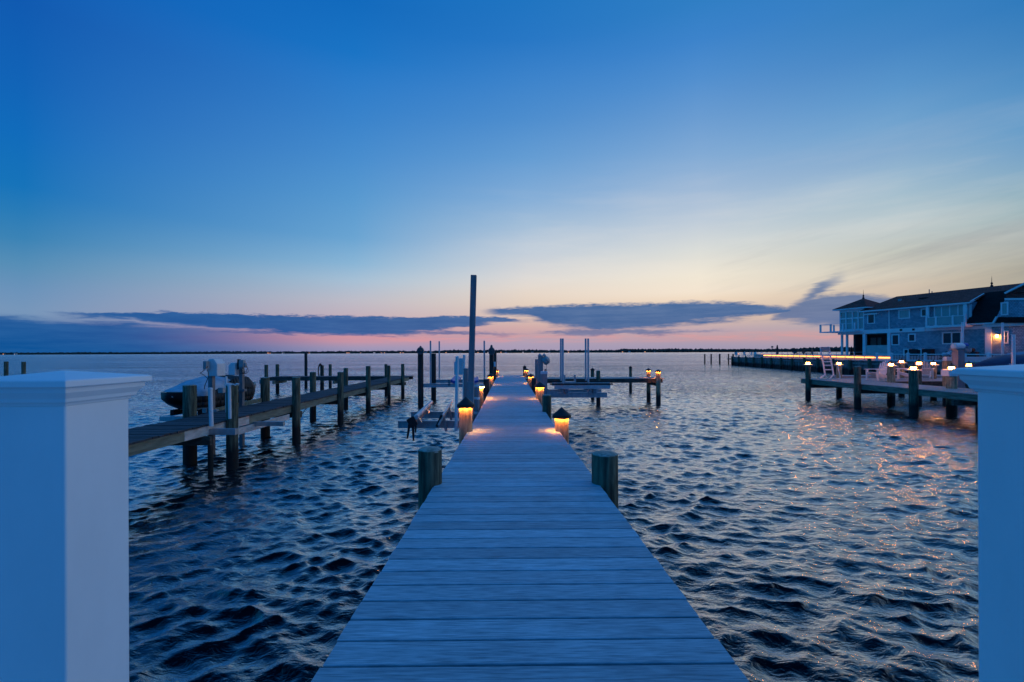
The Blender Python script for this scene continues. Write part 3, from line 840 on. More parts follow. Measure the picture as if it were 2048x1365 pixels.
for yb in (4.05, 7.42, 10.3, 13.2, 16.4, 19.6, 22.6, 25.6):
    pa, pb = pr(XL - 0.17, yb), pr(XR + 0.17, yb)
    MB().bar((pa.x, pa.y, zdeck(yb) - 0.36), (pb.x, pb.y, zdeck(yb) - 0.36), 0.09, 0.19).build('cross_beam', 'beamwood', pier)

GM = 'pilings along the main pier'
piling(860, 47.4, 4.27, 900, 'short thick flat topped piling beside the pier, on the side of the old timber pier', GM)
piling(1209.5, 52, 4.27, 909, 'short thick flat topped piling beside the pier, on the side of the house', GM)
piling(931.5, 26.2, 7.66, 794, 'lit black-capped piling next to the empty bunk lift', GM, 'lit', 'pile_light', 794, 815)
piling(1123.3, 28.5, 7.66, 815, 'lit black-capped piling with wide cap, largest one on the house side of the pier', GM, 'lit', 'pile_light', 814.7, 836)
piling(1093.6, 18, 10.45, 791, 'dark flat topped piling between two lit pilings on the house side of the pier', GM)
piling(1079.5, 17, 13.4, 764, 'lit black-capped piling just behind a dark flat topped piling', GM, 'lit', 'pile_light', 764, 775)
piling(972.5, 12, 17.0, 759, 'dark flat topped piling past the grey wrapped posts along the pier', GM, mat='pile_dark')
piling(981.5, 11, 19.3, 747, 'lit capped piling under the dark gearbox pile far along the pier', GM, 'lit', 'pile_light', 747, 754)
piling(1067.8, 9, 18.4, 757, 'dark flat piling tucked behind a lit cap on the far house side of pier', GM, mat='pile_dark')
piling(1061.5, 11, 20.1, 747.5, 'lit capped piling in front of the drum lift posts far along the pier', GM, 'lit', 'pile_light', 747.5, 754)
piling(989.5, 5.6, 23.2, 739, 'thin dark flat topped piling between two lit pilings near the pier end', GM, mat='pile_dark', detail=False)
piling(993.4, 7.2, 25.7, 742, 'tiny lit piling at the pier end below the dark gearbox pile', GM, 'lit', 'pile_light', 739, 742.5)
piling(1052.5, 7.4, 25.4, 741, 'tiny lit piling at the pier end beside an unlit capped one', GM, 'lit', 'pile_light', 737, 741.5)
piling(1049.3, 6.6, 26.7, 735, 'unlit dark capped piling at the very end of the pier', GM, 'cone', 'pile_dark', 731, 735.5)

# lamp piling half hidden by wrapped post: low flat lid
X2, Y2 = XA(958.5, 13.5), 13.5
root = thing('lit_piling', 'lit olive piling with pale flat lid half hidden behind the grey wrapped drum post', 'piling', (X2, Y2, 0), GM)
zt = ZA(771, Y2, 958)
shaft(MB(), X2, Y2, 0.115, -1.3, zt - 0.03).build('post', 'pile_light', root, smooth=50)
lid = MB().lathe((X2, Y2, 0), [(0.03, zt - 0.05), (0.155, zt - 0.05), (0.16, zt), (0.12, zt + 0.03)], 24).build('lid', 'boxgrey', root, smooth=40)
MB().lathe((X2, Y2, 0), [(0.128, zt - 0.062), (0.148, zt - 0.062), (0.148, zt - 0.052), (0.128, zt - 0.052), (0.128, zt - 0.062)], 24, closed=False).build('light_ring', 'ring', lid)

# ------------------------------------------------------------------ tall pole and wrapped posts by the empty lift
Yp = 10.3
t0, t1 = P(947.5, 551, Yp), P(940.2, 838, Yp)
pole = thing('tall_pole', 'very tall grey square pole leaning slightly above the horizon beside the pier', 'pole', (t1.x, t1.y, 0))
base = t1 + (t1 - t0).normalized() * 1.8
MB().bar(base, t0, 0.128, 0.128, up=(0, 1, 0)).build('shaft', 'polewood', pole, bevel=0.006)
b0, b1 = P(941.5, 764, Yp - 0.02), P(939.5, 850, Yp - 0.02)
MB().bar(b1, b0, 0.155, 0.155, up=(0, 1, 0)).build('sleeve', 'wrap', pole, bevel=0.006)
e = P(938.5, 787, Yp - 0.10)
ov = MB()
pts = [Vector((e.x + 0.034 * math.cos(a), e.y - 0.006, e.z + 0.09 * math.sin(a))) for a in [2 * PI * k / 28 for k in range(28)]]
ov.path(pts + [pts[0]], 0.004, 6)
ov.build('oval_plate', 'boxgrey', pole)

Ys = 10.6
q0, q1 = P(931.8, 737, Ys), P(931.5, 840, Ys)
sp = thing('square_post', 'grey square post standing against the foot of the tall pole', 'post', (q1.x, q1.y, 0))
MB().bar((q1.x, q1.y, -1.2), (q0.x, q0.y, q0.z - 0.03), 0.10, 0.10, up=(0, 1, 0)).build('shaft', 'wrap', sp, bevel=0.008)
MB().sq((q0.x, q0.y, 0), [(0.052, q0.z - 0.032), (0.056, q0.z - 0.02), (0.04, q0.z)]).build('top_cap', 'wrap', sp)

Yw = 11.1
w0 = P(953.8, 769, Yw)
dp = thing('drum_post', 'grey wrapped drum post with two white bands beside the tall pole', 'post', (w0.x, w0.y, 0))
MB().lathe((w0.x, w0.y, 0), [(0.06, -1.2), (0.06, w0.z - 0.02), (0.045, w0.z)], 20).build('shaft', 'wrap', dp, smooth=40)
for k in range(10):
    a = 2 * PI * k / 10
    MB().tube((w0.x + 0.061 * math.cos(a), w0.y + 0.061 * math.sin(a), 1.0), (w0.x + 0.061 * math.cos(a), w0.y + 0.061 * math.sin(a), w0.z - 0.05), 0.006, n=6).build('rib', 'aludark', dp)
for pyb in (772.5, 797):
    zb = ZA(pyb, Yw, 954)
    MB().lathe((w0.x, w0.y, 0), [(0.070, zb - 0.03), (0.074, zb - 0.02), (0.074, zb + 0.02), (0.070, zb + 0.03)], 20).build('band', 'boxwhite', dp, smooth=40)
zb = ZA(826, Yw, 954)
MB().lathe((w0.x, w0.y, 0), [(0.068, zb - 0.03), (0.072, zb - 0.02), (0.072, zb + 0.02), (0.068, zb + 0.03)], 20).build('band', 'boxwhite', dp, smooth=40)


# ------------------------------------------------------------------ lifts
def ibeam(mb, p0, p1, w, h, t=0.016):
    p0, p1 = Vector(p0), Vector(p1)
    mb.bar(p0 + Vector((0, 0, h / 2 - t / 2)), p1 + Vector((0, 0, h / 2 - t / 2)), w, t)
    mb.bar(p0 - Vector((0, 0, h / 2 - t / 2)), p1 - Vector((0, 0, h / 2 - t / 2)), w, t)
    mb.bar(p0, p1, t, h - 2 * t)
    return mb


ZB = 1.19
lift = thing('jet_ski_lift', 'empty low lift cradle with two bunks hanging over the water beside the pier', 'boat lift', (-1.7, 11.0, 0))
for yy, xe in ((10.24, -2.57), (11.8, -2.63)):
    ibeam(MB(), (xe, yy, ZB - 0.08), (-0.93, yy, ZB - 0.08), 0.10, 0.16).build('cradle_beam', 'alu', lift)
    MB().box2(-1.0, -0.93, yy - 0.06, yy + 0.06, ZB - 0.5, ZB + 0.4).build('slide_bracket', 'aludark', lift)
n0, n1 = Vector((-2.12, 9.75, 1.29)), Vector((-2.33, 12.75, 1.29))
bk = MB()
for dd in (-0.11, -0.037, 0.037, 0.11):
    o_ = Vector((dd * 0.62, 0, -abs(dd - 0.11) * 0.5 + 0.05))
    bk.tube(n0 + o_, n1 + o_, 0.045, n=12)
b1_ = bk.build('padded_bunk', 'bunk', lift, smooth=50)
MB().bar(n0 + Vector((-0.0, 0.05, -0.06)), n1 + Vector((0, -0.05, -0.06)), 0.12, 0.09).build('bunk_rail', 'aludark', lift)
st_ = MB()
st_.cbox(n0 + Vector((-0.02, -0.02, -0.05)), 0.17, 0.05, 0.20, ry=-0.5)
st_.tube(n0 + Vector((-0.08, -0.02, -0.10)), n0 + Vector((-0.12, -0.04, -0.40)), 0.03, 0.02, 8)
st_.tube(n0 + Vector((0.0, -0.03, -0.10)), n0 + Vector((0.01, -0.03, -0.45)), 0.032, 0.02, 8)
st_.tube(n0 + Vector((0.06, -0.02, -0.08)), n0 + Vector((0.05, -0.02, -0.28)), 0.025, 0.015, 8)
st_.build('strap', 'carpet', lift)
m0, m1 = Vector((-1.55, 9.85, 1.26)), Vector((-1.72, 12.75, 1.27))
MB().bar(m0, m1, 0.045, 0.26, up=(0.45, 0, 1)).build('plank_bunk', 'bunk', lift, bevel=0.01)
MB().bar(m0 + Vector((-0.035, 0, -0.02)), m0 + Vector((-0.035, 0.25, -0.02)), 0.05, 0.28, up=(0.45, 0, 1)).build('bunk_end', 'carpet', lift)
for yy in (10.24, 11.8):
    t = (yy - 9.85) / 2.9
    q = m0.lerp(m1, t)
    MB().bar((q.x + 0.10, yy - 0.09, ZB - 0.22), (q.x + 0.04, yy - 0.09, ZB + 0.12), 0.05, 0.09, up=(0, 1, 0)).build('bunk_bracket', 'alu', lift)
    q = n0.lerp(n1, t)
    MB().bar((q.x + 0.12, yy - 0.09, ZB - 0.05), (q.x + 0.02, yy - 0.09, ZB + 0.1), 0.06, 0.09, up=(0, 1, 0)).build('bunk_bracket', 'alu', lift)
pa, pb = P(914.6, 714, 10.15), P(912.2, 862, 10.15)
MB().tube(pb, pa, 0.037, n=14).lathe((pa.x, pa.y, 0), [(0.042, pa.z - 0.06), (0.042, pa.z), (0.02, pa.z + 0.012)], 14).build('guide_pole', 'pipe', lift, smooth=40)
pa2, pb2 = P(928.6, 711, 11.72), P(926.5, 838, 11.72)
MB().tube(pb2, pa2, 0.030, n=14).lathe((pa2.x, pa2.y, 0), [(0.036, pa2.z - 0.06), (0.036, pa2.z), (0.02, pa2.z + 0.012)], 14).build('guide_pole', 'pipe', lift, smooth=40)


def motor_cover(root, x, y, z, w, d, h, ch, mat='boxwhite', name='motor_cover'):
    """box with one chamfered upper edge on the low-x side"""
    pts = [(x, y, z), (x + w, y, z), (x + w, y, z + h), (x + ch, y, z + h), (x, y, z + h - ch * 1.1)]
    return MB().prism(pts, (0, d, 0)).build(name, mat, root, bevel=0.012)


motor_cover(lift, XA(908.4, 11.8, 735), 11.76, ZA(750, 11.8, 918), 0.235, 0.24, 0.43, 0.10)

# second lift, further out on the same side
ZB2 = 1.19
lift2 = thing('boat_lift', 'wide boat lift with long beams and thin guide poles beyond the empty bunk lift', 'boat lift', (-2.7, 24, 0))
for yy, xa in ((22.5, -4.42), (25.8, -4.36)):
    ibeam(MB(), (xa, yy, ZB2 - 0.09), (-1.1, yy, ZB2 - 0.09), 0.13, 0.19).build('cradle_beam', 'alu', lift2)
for px_, tp, yy in ((861, 682, 22.55), (878.5, 683, 25.75), (968.5, 682, 22.55)):
    a = P(px_, tp, yy)
    MB().tube((a.x, yy, ZB2 - 0.05), a, 0.04, n=10).build('guide_pole', 'pipegrey', lift2, smooth=40)
bA, bB = P(907, 764.5, 22.6), P(916, 755, 25.6)
MB().bar(bA, bB, 0.36, 0.14, up=(0.35, 0, 1)).build('padded_bunk', 'bluevinyl', lift2, bevel=0.02)
bA, bB = P(951, 764.5, 22.6), P(952, 757, 25.6)
MB().bar(bA, bB, 0.30, 0.12, up=(-0.35, 0, 1)).build('padded_bunk', 'bluevinyl', lift2, bevel=0.02)
MB().cbox(P(898.5, 765.5, 22.55), 0.12, 0.16, 0.30).build('bunk_bracket', 'aludark', lift2)


def gear_pile(px, Y, w, apex, drum_c, label, box=False):
    X = XA(px, Y)
    r = w / 2 / F * Y
    za = ZA(apex, Y, px)
    root = thing('lift_pile', label, 'piling', (X, Y, 0), 'lift piles with gearboxes')
    shaft(MB(), X, Y, r, -1.3, za - 0.33).build('post', 'pile_dark', root, smooth=50)
    MB().lathe((X, Y, 0), [(r * 1.1, za - 0.33), (r * 1.12, za - 0.28), (r * 0.55, za - 0.10), (0.06, za - 0.08), (0.05, za - 0.03), (0.01, za)], 16).build('cone_cap', 'gearbox', root, smooth=40)
    c = P(drum_c[0], drum_c[1], Y - r - 0.12)
    d = MB()
    pts = [Vector((c.x + 0.17 * math.cos(a), c.y, c.z + 0.20 * math.sin(a))) for a in [2 * PI * k / 10 + 0.3 for k in range(10)]]
    d.prism(pts, (0, 0.24, 0))
    d.tube((c.x, c.y - 0.04, c.z), (c.x, c.y + 0.3, c.z), 0.06, n=12)
    d.build('gearbox', 'gearbox', root, bevel=0.02)
    if box:
        b = P(989.5, 729, Y - 0.1)
        MB().cbox(b, 0.10, 0.14, 0.24).build('switch_box', 'boxwhite', root, bevel=0.01)
    return root


gear_pile(841.3, 22.5, 11, 692, (840, 702.5), 'dark lift pile with grey gearbox standing in open water past the old pier')
gear_pile(983.2, 22.5, 9, 690, (983, 703), 'dark lift pile with grey gearbox and switch box rising at the pier edge', box=True)
piling(867, 9.6, 25.8, 707.5, 'tall dark flat topped piling beside the thin guide pole of the wide lift', 'lift piles with gearboxes', mat='pile_dark', detail=False)
piling(990.4, 5.6, 26.2, 703, 'dark pole standing behind the gearbox pile with the switch box', 'lift piles with gearboxes', mat='pile_dark', detail=False)

# ------------------------------------------------------------------ lift on the house side of the pier
ZB3 = 1.20
lift3 = thing('boat_lift', 'aluminium boat lift with four tall guide poles on the house side of the pier', 'boat lift', (2.3, 17.8, 0))
for yy, xe in ((17.1, 3.57), (18.6, 3.65)):
    ibeam(MB(), (0.98, yy, ZB3 - 0.09), (xe, yy, ZB3 - 0.09), 0.12, 0.185).build('cradle_beam', 'alu', lift3)
MB().prism([(1.02, 17.0, ZB3 - 0.1), (1.98, 17.0, ZB3 - 0.1), (1.30, 17.0, ZB3 + 0.16), (1.02, 17.0, ZB3 + 0.25)], (0, 0.03, 0)).build('gusset', 'alu', lift3)
for xx in (1.98, 3.02):
    MB().bar((xx, 16.6, ZB3 + 0.09), (xx, 18.9, ZB3 + 0.09), 0.10, 0.15).build('cross_member', 'aludark', lift3)
    for yy in (16.85, 18.35):
        MB().box2(xx - 0.13, xx - 0.08, yy - 0.03, yy + 0.03, ZB3 - 0.02, ZB3 + 0.30).build('bunk_bracket', 'alu', lift3)
        MB().box2(xx + 0.08, xx + 0.13, yy - 0.03, yy + 0.03, ZB3 - 0.02, ZB3 + 0.30).build('bunk_bracket', 'alu', lift3)
for yy, xa, xb in ((16.8, 1.56, 3.62), (18.4, 1.62, 3.95)):
    bn = MB().box2(xa, xb, yy - 0.05, yy + 0.05, 1.365, 1.515).build('bunk_board', 'bunk', lift3, bevel=0.008)
    MB().box2(xa - 0.16, xb + 0.10, yy - 0.075, yy + 0.075, 1.517, 1.565).build('carpet_strip', 'carpet', bn, bevel=0.012)
for px_, yy in ((1121.6, 18.6), (1125.6, 17.0), (1171.3, 18.6), (1176.3, 17.0)):
    a = P(px_, 677.5, yy)
    MB().tube((a.x, yy, ZB3), a, 0.037, n=12).build('guide_pole', 'pipegrey', lift3, smooth=40)
bs = MB()
c0 = P(1139, 768, 18.2)
bs.box2(c0.x - 0.18, c0.x + 0.24, 18.0, 18.3, c0.z - 0.02, c0.z + 0.09)
bs.box2(c0.x - 0.23, c0.x - 0.18, 18.05, 18.25, c0.z - 0.02, c0.z + 0.36)
bs.box2(c0.x + 0.18, c0.x + 0.24, 18.05, 18.25, c0.z + 0.07, c0.z + 0.36)
bs.build('bow_stop', 'alu', lift3, bevel=0.006)

pc = P(1088, 743, 17.0)
post = thing('square_post', 'grey wrapped square post carrying the near corner of the guide pole lift', 'post', (pc.x, 17, 0))
MB().sq((pc.x, 17.0, 0), [(0.115, -1.2), (0.112, pc.z - 0.1)]).build('shaft', 'wrap', post, bevel=0.01)
MB().sq((pc.x, 17.0, 0), [(0.125, pc.z - 0.1), (0.125, pc.z - 0.02), (0.10, pc.z)]).build('top_cap', 'boxwhite', post, bevel=0.006)
MB().tube((pc.x + 0.05, 16.95, pc.z), (pc.x + 0.05, 16.95, pc.z + 0.09), 0.04, n=12).build('pulley', 'aludark', post)

pa_ = P(1073, 719, 21.0)
po2 = thing('square_post', 'plain grey wrapped post behind the drum motor lift post', 'post', (pa_.x, 21, 0))
MB().sq((pa_.x, 21.0, 0), [(0.072, -1.2), (0.07, pa_.z - 0.02)]).build('shaft', 'wrap', po2, bevel=0.006)
MB().sq((pa_.x, 21.0, 0), [(0.078, pa_.z - 0.022), (0.078, pa_.z)]).build('top_cap', 'boxgrey', po2)
pb_ = P(1081, 712, 19.5)
po3 = thing('motor_post', 'grey lift post with twin peaked caps and hanging drum motor', 'lift post', (pb_.x, 19.5, 0))
MB().sq((pb_.x, 19.5, 0), [(0.11, -1.2), (0.105, pb_.z)]).build('shaft', 'wrap', po3, bevel=0.01)
for pxx in (1079.6, 1088.3):
    a = P(pxx, 706.5, 19.45)
    MB().lathe((a.x, 19.45, 0), [(0.085, a.z - 0.14), (0.09, a.z - 0.10), (0.04, a.z - 0.05), (0.02, a.z - 0.03), (0.006, a.z)], 12).build('peaked_cap', 'boxgrey', po3, smooth=40)
c = P(1092, 721, 19.45)
dm = MB().lathe((0, 0, 0), [(0.10, -0.16), (0.17, -0.13), (0.18, 0.06), (0.12, 0.13), (0.05, 0.16)], 10)
Rm = Matrix.Rotation(0.9, 3, 'Y')
dm.v = [Vector(c) + Rm @ v for v in dm.v]
dm.build('drum_motor', 'boxgrey', po3, smooth=30)
MB().tube((c.x + 0.02, 19.4, c.z - 0.15), (c.x + 0.02, 19.4, 1.25), 0.008, n=6).build('cable', 'aludark', po3)

# ------------------------------------------------------------------ cross finger at the pier head
ZF = EYE - 1.3615
fing = thing('finger_pier', 'narrow finger pier running sideways from the far end of the pier', 'pier', (4, 24, ZF))
fd = MB()
x = 0.68
while x < 7.8:
    fd.box2(x, x + 0.138, 23.5, 24.9, ZF - 0.027, ZF - 0.001 + random.uniform(-0.001, 0.001))
    x += 0.145
fd.build('deck', 'greydeck', fing)
for yy in (23.52, 24.2, 24.84):
    MB().box2(0.68, 7.78, yy, yy + 0.04, ZF - 0.23, ZF - 0.029).build('stringer', 'beamwood', fing)
for xx in (3.9, 7.5):
    MB().box2(xx, xx + 0.1, 23.3, 25.1, ZF - 0.42, ZF - 0.234).build('cross_beam', 'beamwood', fing)
GF = 'pilings of the finger pier'
piling(1316.5, 9, 23.35, 744, 'lit capped piling at the outer corner of the finger pier, nearer one of the pair', GF, 'lit', 'pile_light', 739, 744.5)
piling(1297, 8, 25.0, 742, 'lit capped piling at the outer end of the finger pier, further one of the pair', GF, 'lit', 'pile_light', 736.5, 742)
piling(1196.5, 8.4, 23.35, 742, 'dark flat topped piling on the near edge of the finger pier behind the lift bunks', GF)
piling(1185, 7.2, 26.2, 741, 'dark peaked piling behind the finger pier next to a flat topped one', GF, 'cone', 'pile', 736, 741)
piling(1261, 5.6, 30.5, 736, 'dark peaked piling standing alone beyond the middle of the finger pier', GF, 'cone', 'pile', 732, 736.5)

# ------------------------------------------------------------------ old timber pier
ZO = EYE - 1.55
XO0, XO1 = -7.92, -6.67
old = thing('old_pier', 'old dark timber pier with pale edge boards and bare pilings', 'pier', (-7.3, 1.1, ZO))
od = MB()
y = 1.05
while y < 29.6:
    od.box2(XO0 + random.uniform(-0.02, 0.015), XO1 + random.uniform(-0.02, 0.02), y, y + 0.143, ZO - 0.038, ZO + random.uniform(-0.006, 0.004))
    y += 0.151
od.build('deck', 'oldwood', old)
cuts = [1.05, 5.2, 9.3, 11.6, 14.1, 17.7, 21.0, 24.6, 29.6]
for a, b in zip(cuts, cuts[1:]):
    MB().box2(XO1 - 0.07, XO1 - 0.03, a + 0.004, b - 0.004, ZO - 0.245, ZO - 0.041).build('edge_board', 'paleboard' if a == 9.3 else 'stringer', old)
for xx in (XO0 + 0.03, -7.28):
    MB().box2(xx, xx + 0.04, 1.05, 29.6, ZO - 0.245, ZO - 0.041).build('stringer', 'beamwood', old)
for yy in (5.3, 9.85, 14.1, 17.6, 21.0, 24.5, 28.0):
    MB().box2(XO0 - 0.15, XO1 + 0.12, yy, yy + 0.09, ZO - 0.44, ZO - 0.249).build('cross_beam', 'beamwood', old)
MB().box2(XO1 - 0.025, XO1 + 0.015, 10.9, 13.6, ZO - 0.43, ZO - 0.27).build('patch_board', 'paleboard', old)
MB().box2(XO1 - 0.85, XO1 + 0.55, 10.05, 10.17, ZO - 0.25, ZO - 0.12).build('steel_beam', 'alu', old)
MB().box2(XO1 - 0.45, XO1 + 0.75, 11.75, 11.85, ZO - 0.33, ZO - 0.22).build('steel_beam', 'alu', old)
# head of the old pier
xo_l = -15.9
hd = thing('old_finger_pier', 'low dark timber walkway running sideways from the old pier end', 'pier', (-11, 29, ZO))
od = MB(); x = xo_l
while x < -6.7:
    od.box2(x, x + 0.142, 29.64, 30.9, ZO - 0.038, ZO + random.uniform(-0.006, 0.004)); x += 0.15
od.build('deck', 'oldwood', hd)
for yy in (29.66, 30.84):
    MB().box2(xo_l, -6.72, yy, yy + 0.04, ZO - 0.245, ZO - 0.041).build('stringer', 'beamwood', hd)
for xx in (-15.5, -11.6, -8.2):
    MB().box2(xx, xx + 0.1, 29.4, 31.1, ZO - 0.44, ZO - 0.249).build('cross_beam', 'stringer', hd)

GO = 'bare pilings of the old pier'
xn, xf = -6.60, -8.03


def opile(px, w, top, near, label, **k):
    X = xn if near else xf
    Y = X * F / uv(px, 800)[0]
    return piling(px, w, Y, top, label, GO, x=X, **k)


opile(379.8, 23.5, 771.5, False, 'thick piling of the old pier nearest the covered jet ski bow')
p2 = opile(464.3, 21, 771, True, 'thick piling of the old pier crusted with white droppings and a white pipe')
opile(530.5, 16.5, 756, False, 'far side old pier piling with grey outlet box and conduit')
opile(592.5, 15.8, 755.5, True, 'big near side old pier piling with a rope loop hanging beside it')
opile(626, 12, 745, False, 'far side old pier piling standing beyond the rope loop')
opile(681, 11.8, 745, True, 'near side old pier piling standing in the middle of the pier run')
opile(691.8, 8.6, 737, False, 'far side old pier piling peeping just past a nearer dark piling')
opile(736.5, 9.2, 733, True, 'near side old pier piling third from the outer end')
opile(772.2, 6, 729, False, 'slim far side piling of the old pier, paired closely with a nearer one')
opile(778, 6.4, 732, True, 'slim near side piling of the old pier, second from the outer end')
opile(805.7, 7, 728.5, True, 'last piling at the outer end of the old pier')
# outlet box and conduit on the third pile, rope, crust, pipes
Yq = xf * F / uv(530.5, 800)[0]
ob = thing('outlet_box', 'small grey outlet box with conduit on an old pier piling', 'outlet box', (XA(523.5, Yq), Yq, 1.0))
bx = P(523.5, 764, Yq - 0.05)
MB().cbox(bx, 0.10, 0.12, 0.14).build('housing', 'boxgrey', ob, bevel=0.01)
MB().tube((bx.x + 0.03, bx.y, bx.z - 0.07), (bx.x + 0.03, bx.y, ZO), 0.018, n=8).build('conduit', 'boxgrey', ob)
rp = MB(); Yr = 14.6
pts = [P(600 + 17.5 * t, 830 - 4 * math.sin(t * 1.5) - 20 * t ** 2.2 + 0.0, Yr + 2.6 * t) for t in [k / 12 for k in range(13)]]
rp.path(pts, 0.014, 6)
tag(rp.build('rope', 'rope', None), 'dark rope loop slung under the old pier between two pilings', 'rope')
Y2_ = xn * F / uv(464.3, 800)[0]
cr = MB()
for k in range(26):
    a = P(451.5 + 26 * random.random(), 770 + random.uniform(-2.2, 1.0), Y2_ - 0.14 + 0.24 * random.random())
    cr.cbox(a, random.uniform(0.02, 0.06), random.uniform(0.02, 0.06), random.uniform(0.008, 0.03), rz=random.random() * 3, ry=random.uniform(-0.4, 0.4))
cr.tube(P(449.5, 771.5, Y2_ - 0.1), P(478, 768.3, Y2_ - 0.1), 0.012, n=6)
tag(cr.build('guano_crust', 'boxwhite', None), 'white crust lying on top of a thick old pier piling', 'crust')
GP = 'white pipes on the old pier'
for px_, r_, tp, bt, Yk, lb in ((420.8, 0.042, 776.5, 853, 9.98, 'thick white pipe upright at the old pier edge, lower of the pair of thick ones'),
                                (458.8, 0.036, 770, 838, 10.6, 'white pipe strapped along the crusted old pier piling'),
                                (452.3, 0.026, 754, 836, 12.0, 'thin tall white pipe behind the crusted old pier piling')):
    a, b = P(px_, tp, Yk), P(px_ + (2 if px_ < 440 else 1), bt, Yk)
    tag(MB().tube(b, a, r_, n=16).lathe((a.x, a.y, 0), [(r_ * 1.12, a.z - 0.05), (r_ * 1.12, a.z), (r_ * 0.5, a.z + 0.008)], 16).build('pipe', 'pipe', None, smooth=40), lb, 'pipe', GP)
a = P(443.5, 781, 11.9)
tag(MB().cbox(a, 0.13, 0.12, 0.14).build('junction_box', 'boxgrey', None, bevel=0.01), 'small green grey box beside the crusted old pier piling', 'junction box')
a = P(420.8, 862, 10.1)
tag(shaft(MB(), a.x, 10.1, 0.055, -1.3, ZO - 0.26, n=14).build('piling', 'pile_dark', None, smooth=50), 'thin dark support post under the old pier below the thick white pipe', 'piling', GO)

GB = 'lone mooring piles in open water'
for px_, w_, Y_, tp, lb in ((12.3, 6.6, 33, 723.5, 'lone mooring pile standing past the gate post cap, outer one of two'),
                            (47.3, 6.6, 33, 724, 'lone mooring pile standing past the gate post cap, inner one of two'),
                            (532.5, 7, 31.2, 730, 'pile at the outer corner of the low walkway behind the outlet box piling'),
                            (554.8, 6.6, 30.9, 729, 'pile just inside the outer corner of the low walkway'),
                            (611.8, 5.6, 35.5, 705, 'tallest thin mooring pile behind the low walkway, reaching the horizon'),
                            (644, 7.4, 33.5, 731, 'pile behind the low walkway with a hose coil hung on it'),
                            (660.3, 6, 35.3, 729, 'slim pile behind the low walkway just past the hose coil'),
                            (1409.5, 2.7, 100, 708.5, 'distant mooring post in open water, farthest from the bulkhead corner'),
                            (1422.3, 2.7, 100, 708.5, 'distant mooring post in open water, second from the farthest out'),
                            (1439.4, 3.0, 98, 708.3, 'distant mooring post in open water, middle of the far row'),
                            (1457, 2.4, 98, 708.3, 'distant mooring post joined by a plank to the bulkhead corner'),
                            (1466.2, 3.2, 92, 708.6, 'distant post standing at the very corner of the bulkhead')):
    piling(px_, w_, Y_, tp, lb, GB, mat='pile_dark' if px_ > 1400 or 600 < px_ < 620 else 'pile', detail=False)
a, b = P(1457, 718.5, 97), P(1467, 718.5, 92)
tag(MB().bar(a, b, 0.5, 0.22).build('plank', 'beamwood', None), 'short plank walkway between a mooring post and the bulkhead corner', 'plank')
hc = MB(); cc = P(640.5, 740, 33.2)
for k in range(4):
    rr = 0.28 + 0.03 * k
    pts = [Vector((cc.x + 0.12 * k * 0.2 + rr * 0.45 * math.cos(t), cc.y - 0.05 * k, cc.z - 0.1 + rr * 1.5 * math.sin(t))) for t in [2 * PI * j / 20 for j in range(21)]]
    hc.path(pts, 0.022, 6)
tag(hc.build('hose_coil', 'rope', None), 'coiled hose hanging on a pile behind the low walkway', 'hose')
a = P(10, 755, 33.6)
tag(MB().box2(a.x - 9, a.x - 0.1, 33.3, 34.6, a.z - 0.3, a.z).build('walkway', 'oldwood', None), 'scrap of low dark walkway beside the outer lone mooring pile', 'pier')

# ------------------------------------------------------------------ covered jet ski on its lift
jx0, jy0, jx1, jy1 = -8.98, 11.85, -8.75, 15.45
jd = Vector((jx1 - jx0, jy1 - jy0, 0)); jl = jd.length; jrz = math.atan2(jd.y, jd.x)
ski = thing('jet_ski', 'jet ski under a black and pale fabric cover raised beside the old pier', 'jet ski', (jx0, jy0, 0), rz=jrz, local=True)


def ski_rings(inner):
    prof = [  # s, half width, keel z, chine z, gunwale z
        (0.0, 0.04, 1.62, 1.66, 1.70), (0.12, 0.28, 1.40, 1.52, 1.70), (0.4, 0.46, 1.22, 1.44, 1.70), (0.9, 0.56, 1.13, 1.40, 1.69), (1.6, 0.60, 1.10, 1.38, 1.68),
        (2.2, 0.58, 1.14, 1.40, 1.68), (2.7, 0.50, 1.26, 1.48, 1.69), (3.15, 0.34, 1.44, 1.58, 1.71), (3.6, 0.05, 1.67, 1.70, 1.73)]
    rings = []
    for s_, w_, k_, c_, g_ in prof:
        rings.append([Vector((s_, yy, zz)) for yy, zz in ((0, k_), (w_ * 0.7, (k_ + c_) / 2), (w_, c_), (w_ * 1.03, g_), (0.0, g_ + 0.02), (-w_ * 1.03, g_), (-w_, c_), (-w_ * 0.7, (k_ + c_) / 2))])
    return rings


MB().loft(ski_rings(0)).build('hull', 'blackhull', ski, smooth=50)


def cover(s0, s1, hz, name, mat, wid=0.62, n=22, ph=0.0):
    rings = []
    for j in range(n + 1):
        t = j / n; s_ = s0 + (s1 - s0) * t
        h = hz(s_)
        w_ = wid * min(1.0, (0.10 + s_ * 1.6)) * min(1.0, 0.06 + (3.62 - s_) * 0.85)
        ring = []
        for k in range(17):
            a = PI * k / 16
            sag = 0.006 * math.sin(5.3 * s_ + 2.3 * a + ph)
            ring.append(Vector((s_, w_ * math.cos(a) * (1.03 + 0.02 * math.sin(5 * s_ + ph)), 1.60 + (h - 1.60) * (math.sin(a) ** 0.75) + sag - 0.03 * (k in (0, 16)))))
        rings.append(ring)
    mb = MB().loft(rings, caps=False)
    return mb.build(name, mat, ski, smooth=60)


